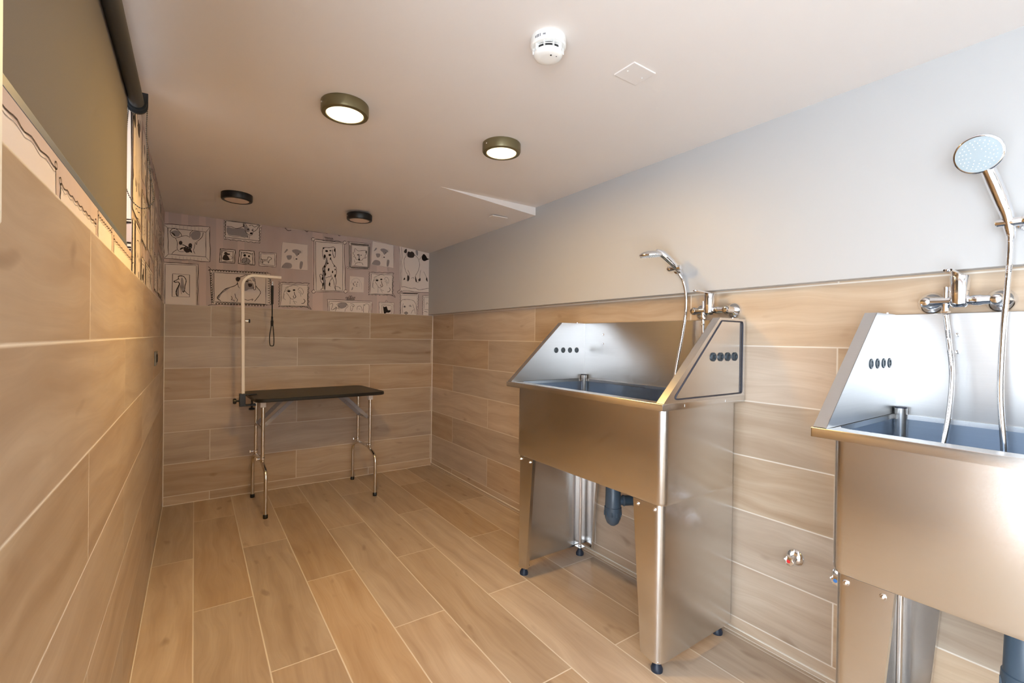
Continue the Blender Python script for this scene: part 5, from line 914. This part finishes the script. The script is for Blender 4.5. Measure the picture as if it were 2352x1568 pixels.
        bmesh.ops.solidify(bm, geom=bm.faces[:], thickness=.0015); bmesh.ops.recalc_face_normals(bm, faces=bm.faces[:])
        st = put('end_stand', bm, 'steel', t_, True)
        for zx in ((.004, -1), ):
            for yy in (e-s*.028, e-s*.107):
                bm = NB(); lathe(bm, (.0045, yy, .612), (-1, 0, 0), [(0, .0075), (.0015, .0078), (.0035, .0062), (.0035, .004), (.008, .004), (.009, .0025), (.009, .0005)], 18); put('dome_nut', bm, 'chrome', st, True)
        for fx in (.0325, X(1.868)-.025):
            fy = s*(.458-.034)
            bm = NB(); cyl(bm, (fx, fy, .045), (fx, fy, .64), .009, 20); put('leg', bm, 'chrome', t_, True)
            bm = NB(); box(bm, (fx-.022, fy-.022, .046), (fx+.022, fy+.022, .049)); put('leg_plate', bm, 'steel', t_)
            bm = NB(); lathe(bm, (fx, fy, 0), (0, 0, 1), [(0, .0215), (.010, .0225), (.020, .018), (.028, .0125), (.032, .0105), (.05, .0105)], 28); put('foot', bm, 'navy', t_, True)
    # bottle trap
    ty = trap_y-cy
    bm = NB(); px = X(1.648)
    lathe(bm, (px, ty, .645), (0, 0, -1), [(0, .045), (.02, .045), (.026, .028), (.060, .026), (.062, .034), (.072, .036), (.098, .036), (.100, .033), (.104, .035), (.195, .037), (.197, .040), (.214, .041), (.222, .039), (.250, .037), (.272, .028), (.284, .014), (.287, .001)], 36)
    tp = put('bottle_trap', bm, 'trap', t_, True)
    bm = NB(); cyl(bm, (px, ty, .475), (X(1.83), ty-.10, .478), .0205, 24); d_ = Vector((X(1.83)-px, -.10, .003)).normalized(); c0 = Vector((px, ty, .475))
    lathe(bm, c0+d_*.045, d_, [(0, .0225), (.006, .027), (.012, .024), (.05, .024), (.053, .029), (.066, .029), (.069, .024)], 28)
    cyl(bm, (X(1.83), ty-.10, .478), (X(1.915), ty-.10, .478), .0205, 24)
    put('waste_pipe', bm, 'trap', tp, True)
    bm = NB()
    for k in range(10):
        a = k*math.pi/5; c, s_ = math.cos(a), math.sin(a)
        box(bm, (px+c*.039-.003, ty+s_*.039-.003, .408), (px+c*.039+.003, ty+s_*.039+.003, .432), .001, 1)
    put('grip_nut', bm, 'trap', tp)
    return t_
dog_bath(0, 'stainless steel dog bath on legs standing nearer the back wall, fully in view', 1.515)
dog_bath(-1.46, 'stainless steel dog bath at the right edge, cut off by the photo', .195)

# ================================================================ TAPS
def mixer(y1, z, label):
    """wall mixer: two wall roses, body bar, cartridge with lever; y1 = middle between the roses"""
    t_ = thing('mixer_tap', label, 'tap', (R, y1, z), 0, 'chrome wall mixer taps')
    for s in (1, -1):
        bm = NB(); lathe(bm, (.001, s*.076, 0), (-1, 0, 0), [(0, .034), (.004, .034), (.010, .031), (.018, .023), (.024, .017), (.034, .016), (.046, .0155)], 40); put('wall_rose', bm, 'chrome', t_, True)
        bm = NB(); lathe(bm, (-.040, s*.076, 0), (-1, 0, 0), [(0, .0165), (.016, .0175), (.026, .0165), (.034, .011), (.036, .002)], 32); put('union_nut', bm, 'chrome', t_, True)
    bm = NB(); lathe(bm, (-.058, -.088, 0), (0, 1, 0), [(0, .004), (.003, .011), (.008, .0135), (.040, .0135), (.043, .0155), (.060, .0155), (.063, .0135), (.110, .0135), (.128, .0135), (.160, .0150), (.170, .0135), (.175, .006)], 32)
    put('body', bm, 'chrome', t_, True)
    bm = NB(); lathe(bm, (-.064, 0, -.020), (0, 0, 1), [(0, .014), (.006, .020), (.012, .0215), (.046, .0215), (.0465, .0205), (.048, .0205), (.0485, .0218), (.088, .0218), (.093, .0205), (.095, .014), (.0955, .001)], 40)
    put('cartridge', bm, 'chrome', t_, True)
    bm = NB()
    pts = crom([(-.070, 0, .076), (-.086, .002, .0765), (-.110, .004, .078), (-.140, .006, .080), (-.158, .007, .081)], 6)
    pipe(bm, pts, 1, rad=lambda i, n: 1, section=[(.009, .003), (-.009, .003), (-.010, .001), (-.010, -.001), (-.009, -.003), (.009, -.003), (.010, -.001), (.010, .001)])
    bmesh.ops.create_uvsphere(bm, u_segments=14, v_segments=8, radius=.005, matrix=Matrix.Translation((-.159, .007, .081)))
    put('lever', bm, 'chrome', t_, True)
    bm = NB(); cyl(bm, (-.062, .030, .008), (-.062, .030, .042), .006, 20); cyl(bm, (-.062, .030, -.008), (-.062, .030, -.030), .0095, 24); cyl(bm, (-.062, .030, -.030), (-.062, .030, -.036), .0115, 6); put('diverter', bm, 'chrome', t_, True)
    return t_
mixer(1.161, 1.377, 'chrome lever mixer tap above the bath nearer the back wall')
mixer(.362, 1.372, 'chrome lever mixer tap above the right-edge bath')

def hose_mesh(pts):
    c = crom(pts, 44); out = [c[0]]; acc = 0.
    for a, b in zip(c, c[1:]):
        acc += (b-a).length
        if acc >= .0022: out.append(b); acc = 0.
    bm = NB(); pipe(bm, out, .0070, 12, rad=lambda i, n: .0071 if i % 2 else .0063); return bm
def shower(label, hold, hdir, head_c, head_n, hose_pts, hlabel):
    """hand shower: hold = where the handle sits in its holder, head_c = centre of the spray face, head_n = spray direction"""
    hold, head_c, n_ = Vector(hold), Vector(head_c), Vector(head_n).normalized()
    t_ = thing('hand_shower', label, 'hand shower', hold[:], 0, 'chrome hand showers')
    lo = lambda p_: Vector(p_)-hold
    hc = lo(head_c)
    bm = NB(); lathe(bm, hc, -n_, [(0, .048), (.002, .0515), (.007, .0525), (.010, .0515), (.016, .045), (.022, .032), (.026, .018), (.0275, .001)], 56); hd = put('shower_head', bm, 'chrome', t_, True)
    bm = NB(); lathe(bm, hc-n_*.001, n_, [(0, .0478), (.0022, .0470), (.0028, .03), (.0029, .001)], 48); put('spray_face', bm, 'spray', hd, True)
    x, y = frame_of(n_); bm = NB()
    for rr_, k_ in ((.016, 8), (.024, 13), (.031, 18), (.038, 24)):
        for k in range(k_):
            a = 2*math.pi*(k+.3)/k_; p_ = hc+n_*.0012+(x*math.cos(a)+y*math.sin(a))*rr_
            lathe(bm, p_, n_, [(0, .0013), (.0026, .0010), (.0030, .0002)], 7)
    put('spray_nozzles', bm, 'nozzle', hd, True)
    # handle from the rim of the head to the holder
    hd_ = (Vector(hdir)).normalized(); b = hd_*.020; toward = (b-hc); toward -= n_*toward.dot(n_); toward.normalize()
    edge = hc+toward*.050-n_*.014; start = hc+toward*.028-n_*.022
    pts = crom([start, edge, edge.lerp(b, .35)-n_*.004, edge.lerp(b, .7)-n_*.003, b, hd_*-.018], 8)
    N_ = len(pts); bm = NB(); pipe(bm, pts, 1, 20, rad=lambda i, n: [.010, .0150, .0165, .0155, .0135, .0115][min(5, int(i/8))]*(1-(i/8 % 1))+[.010, .0150, .0165, .0155, .0135, .0115][min(5, int(i/8)+1)]*(i/8 % 1)); put('handle', bm, 'chrome', t_, True)
    bm = NB(); lathe(bm, hd_*-.016, -hd_, [(0, .0105), (.004, .0115), (.022, .0095), (.030, .0080)], 24); put('hose_nut', bm, 'chrome', t_, True)
    bm = hose_mesh([tuple(lo(p_)) for p_ in hose_pts]); put('hose', bm, 'chrome', t_, True, label='ribbed chrome shower hose')
    return t_
def holder(hold, label, fl=1):
    hold = Vector(hold); t_ = thing('shower_holder', label, 'shower holder', (PX, hold.y-.030*fl, hold.z), 0, 'chrome shower holders'); dx = hold.x-PX
    bm = NB(); lathe(bm, (.001, 0, 0), (-1, 0, 0), [(0, .0215), (.003, .022), (.006, .020), (.009, .011), (-dx, .0085)], 32); put('wall_arm', bm, 'chrome', t_, True)
    bm = NB(); lathe(bm, (dx, .056*fl, 0), (0, -fl, 0), [(0, .006), (.002, .0105), (.006, .0120), (.050, .0132), (.052, .0125)], 32); put('cradle', bm, 'chrome', t_, True)
    bm = NB(); lathe(bm, (dx, .004*fl, 0), (0, -fl, 0), [(0, .0135), (.004, .0152), (.010, .0150), (.018, .0120), (.024, .006), (.0255, .001)], 32); put('dome_knob', bm, 'chrome', t_, True)
    return t_
# bath nearer the back wall
h1 = (1.815, 1.305, 1.577)
shower('chrome hand shower above the bath nearer the back wall, seen from the side', h1, (-.75, .05, .55), (1.692, 1.352, 1.6215), (.10, .02, -.99),
       [(1.832, 1.303, 1.552), (1.848, 1.290, 1.515), (1.852, 1.278, 1.45), (1.850, 1.276, 1.38), (1.836, 1.285, 1.26), (1.812, 1.298, 1.10), (1.79, 1.31, .93), (1.76, 1.29, .74), (1.72, 1.22, .685), (1.72, 1.14, .70), (1.78, 1.12, .86), (1.832, 1.158, 1.06), (1.850, 1.184, 1.22), (1.852, 1.191, 1.338)], '')
holder(h1, 'chrome shower holder on the grey panel above the bath nearer the back wall', -1)
# bath at the right edge
h2 = (1.822, .262, 1.578)
shower('chrome hand shower above the right-edge bath, spray face towards the camera', h2, (-.28, .10, .95), (1.758, .312, 1.762), (-.90, .05, -.42),
       [(1.829, .259, 1.548), (1.830, .2585, 1.50), (1.826, .262, 1.40), (1.812, .267, 1.25), (1.795, .266, 1.10), (1.78, .255, .93), (1.76, .26, .74), (1.73, .31, .682), (1.73, .37, .70), (1.765, .385, .86), (1.80, .372, 1.02), (1.825, .370, 1.15), (1.845, .382, 1.25), (1.852, .392, 1.333)], '')
holder(h2, 'chrome shower holder on the grey panel above the right-edge bath')

def stop_valve(y, z, dot, label):
    t_ = thing('stop_valve', label, 'valve', (R, y, z), 0, 'chrome stop valves low on the tiles')
    bm = NB(); lathe(bm, (.001, 0, 0), (-1, 0, 0), [(0, .0325), (.003, .0325), (.007, .030), (.013, .020), (.016, .012), (.034, .0095)], 40); put('wall_rose', bm, 'chrome', t_, True)
    bm = NB(); vs = [(1.0 if k % 4 in (0, 1) else .84) for k in range(24)]
    rings = []
    for h_, r_ in ((.034, .008), (.036, .016), (.040, .020), (.050, .0205), (.056, .018), (.058, .012)):
        rings.append([(-h_, r_*vs[k]*math.cos(2*math.pi*k/24), r_*vs[k]*math.sin(2*math.pi*k/24)) for k in range(24)])
    loft(bm, rings, cap0=True, cap1=True); hn = put('handwheel', bm, 'chrome', t_, True)
    bm = NB(); cyl(bm, (-.0575, 0, 0), (-.0592, 0, 0), .0065, 20); put('marker_dot', bm, dot, hn)
stop_valve(.8215, .413, 'red', 'chrome stop valve with a red dot on the tiles between the baths')
stop_valve(.667, .408, 'blue', 'chrome stop valve with a blue dot, half hidden by the right-edge bath')

# ================================================================ GROOMING TABLE
GX, GY, GR, GH = .772, 3.775, .062, .815
t_ = thing('grooming_table', 'folding grooming table with black rubber top and chrome legs at the back wall', 'table', (GX, GY, 0), GR)
bm = NB(); pts = rrect(-.452, -.292, .452, .292, .06, 7)
loft(bm, [[(x*.996, y*.994, GH-.024) for x, y in pts], [(x, y, GH-.020) for x, y in pts], [(x, y, GH-.005) for x, y in pts], [(x*.992, y*.988, GH) for x, y in pts]], cap0=True, cap1=True)
put('table_top', bm, 'top_rubber', t_, True)
for s in (-1, 1):
    x = s*.383; uy = .135; fy = .2545
    fr = thing_f = None
    for q in (-1, 1):
        bm = NB(); cyl(bm, (x, q*uy, .355), (x, q*uy, GH-.024), .0118, 24); lg = put('leg', bm, 'tube', t_, True)
        bm = NB(); box(bm, (x-.020, q*uy-.018, GH-.075), (x+.016, q*uy+.018, GH-.022), .002); put('leg_bracket', bm, 'white_metal', lg)
        bm = NB(); lathe(bm, (x, q*uy, .372), (0, 0, 1), [(0, .0128), (.003, .0155), (.014, .0155), (.017, .0128)], 24); cyl(bm, (x-.010, q*uy, .380), (x-.034, q*uy, .381), .0035, 10); box(bm, (x-.040, q*uy-.003, .373), (x-.033, q*uy+.003, .391), .001, 1); put('clamp_screw', bm, 'chrome', lg, True)
    # foot piece: one tube bent down to both feet
    c = crom([(x, -fy, .018), (x, -fy, .12), (x, -fy, .235), (x, -fy+.006, .285), (x, -fy+.035, .322), (x, -uy+.012, .352), (x, -.05, .360), (x, .05, .360), (x, uy-.012, .352), (x, fy-.035, .322), (x, fy-.006, .285), (x, fy, .235), (x, fy, .12), (x, fy, .018)], 6)
    bm = NB(); pipe(bm, c, .0125, 20); fp = put('foot_tube', bm, 'tube', t_, True)
    for q in (-1, 1):
        bm = NB(); lathe(bm, (x, q*fy, 0), (0, 0, 1), [(0, .014), (.003, .0155), (.024, .0155), (.027, .0135)], 24); put('foot_cap', bm, 'dark', fp, True)
    bm = NB(); cyl(bm, (x, -uy, .585), (x, uy, .585), .0095, 18); put('crossbar', bm, 'tube', t_, True)
    # folding braces
    for q in (-1, 1):
        bm = NB(); a = Vector((x-s*.004, q*.10, .592)); b = Vector((x-s*.205, q*.10, GH-.030)); d_ = (b-a).normalized(); n2 = Vector((d_.z, 0, -d_.x))
        m_ = a.lerp(b, .52)
        for p0, p1, off in ((a, m_+d_*.02, 0), (m_-d_*.02, b, .006)):
            pr = [p0+n2*.013, p1+n2*.013, p1-n2*.013, p0-n2*.013]; prism(bm, [p_+Vector((0, -.002+off*q, 0)) for p_ in pr], (0, .004, 0))
        cyl(bm, m_+Vector((0, -.012, 0)), m_+Vector((0, .014, 0)), .006, 12); cyl(bm, a+Vector((0, -.010, 0)), a+Vector((0, .012, 0)), .006, 12)
        put('brace', bm, 'grey_metal', t_)
# arm with clamp
ax, ay = -.485, .012
t_ = thing('grooming_hanger', 'white bent grooming arm clamped to the left end of the black table', 'grooming hanger', (GX+ax*math.cos(GR)-ay*math.sin(GR), GY+ax*math.sin(GR)+ay*math.cos(GR), GH), 0)
zt = 1.668-GH; rb = .075
pts = [Vector((0, 0, -.055)), Vector((-.004, 0, .3)), Vector((-.010, 0, zt-rb))]
pts += [Vector((-.010+rb-rb*math.cos(a), 0, zt-rb+rb*math.sin(a))) for a in [k*math.pi/2/9 for k in range(1, 10)]]+[Vector((.235, 0, zt))]
sq = [(.0105, .0075), (.0075, .0105), (-.0075, .0105), (-.0105, .0075), (-.0105, -.0075), (-.0075, -.0105), (.0075, -.0105), (.0105, -.0075)]
bm = NB(); pipe(bm, pts, 1, section=sq); put('post', bm, 'white_metal', t_)
bm = NB(); box(bm, (-.024, -.026, -.078), (.014, .026, .012), .003); box(bm, (.012, -.024, .0005), (.085, .024, .010), .003); box(bm, (.012, -.024, -.078), (.080, .024, -.066), .003)
cyl(bm, (.055, 0, -.095), (.055, 0, -.026), .006, 14); put('clamp', bm, 'dark', t_)
for c0, c1, r_ in (((-.040, 0, -.040), (-.062, 0, -.040), .019), ((.055, 0, -.092), (.055, 0, -.108), .021)):
    bm = NB(); a, b = Vector(c0), Vector(c1); d_ = (b-a).normalized(); lathe(bm, a-d_*.018, d_, [(0, .007), (.018, .007), (.019, r_*.8), (.022, r_), ((b-a).length+.014, r_), ((b-a).length+.018, r_*.8)], 10); put('clamp_knob', bm, 'dark', t_, True)
bm = NB(); cyl(bm, (.008, 0, .527), (.030, 0, .527), .004, 12); sk_ = put('set_screw', bm, 'chrome', t_, True)
bm = NB(); lathe(bm, (.028, 0, .527), (1, 0, 0), [(0, .008), (.002, .0135), (.009, .0135), (.011, .009)], 20); put('screw_knob', bm, 'dark', sk_, True)
ax0, ay0 = t_.location.x, t_.location.y
# noose hanging from the arm
t2 = thing('grooming_leash', 'black grooming leash loop hanging from the white arm', 'leash', (ax0+.178, ay0, 1.655))
bm = NB(); pipe(bm, [(math.cos(a)*.009, 0, -.010+math.sin(a)*.010) for a in [2*math.pi*k/16 for k in range(16)]], .002, 8, closed=True)
lathe(bm, (0, 0, -.018), (0, 0, -1), [(0, .003), (.003, .007), (.010, .007), (.014, .003), (.030, .003)], 16); pipe(bm, [(math.cos(a)*.008, 0, -.044+math.sin(a)*.010) for a in [2*math.pi*k/16 for k in range(16)]], .002, 8, closed=True)
put('snap_hook', bm, 'chrome', t2, True)
bm = NB(); box(bm, (-.008, -.002, -.185), (.008, .002, -.048), .001, 1); box(bm, (-.004, -.0015, -.29), (.004, .0015, -.183), .0005, 1); put('strap', bm, 'strap', t2)
bm = NB(); pipe(bm, crom([(-.003, 0, -.275), (-.005, 0, -.34), (-.014, 0, -.41), (-.015, 0, -.455), (-.010, 0, -.486), (0, 0, -.490), (.011, 0, -.486), (.014, 0, -.455), (.012, 0, -.41), (.006, 0, -.34), (.003, 0, -.275)], 8), .0032, 8); put('loop', bm, 'strap', t2, 'all')
bm = NB(); box(bm, (-.009, -.004, -.345), (.009, .004, -.305), .002, 1); put('slider', bm, 'strap', t2)
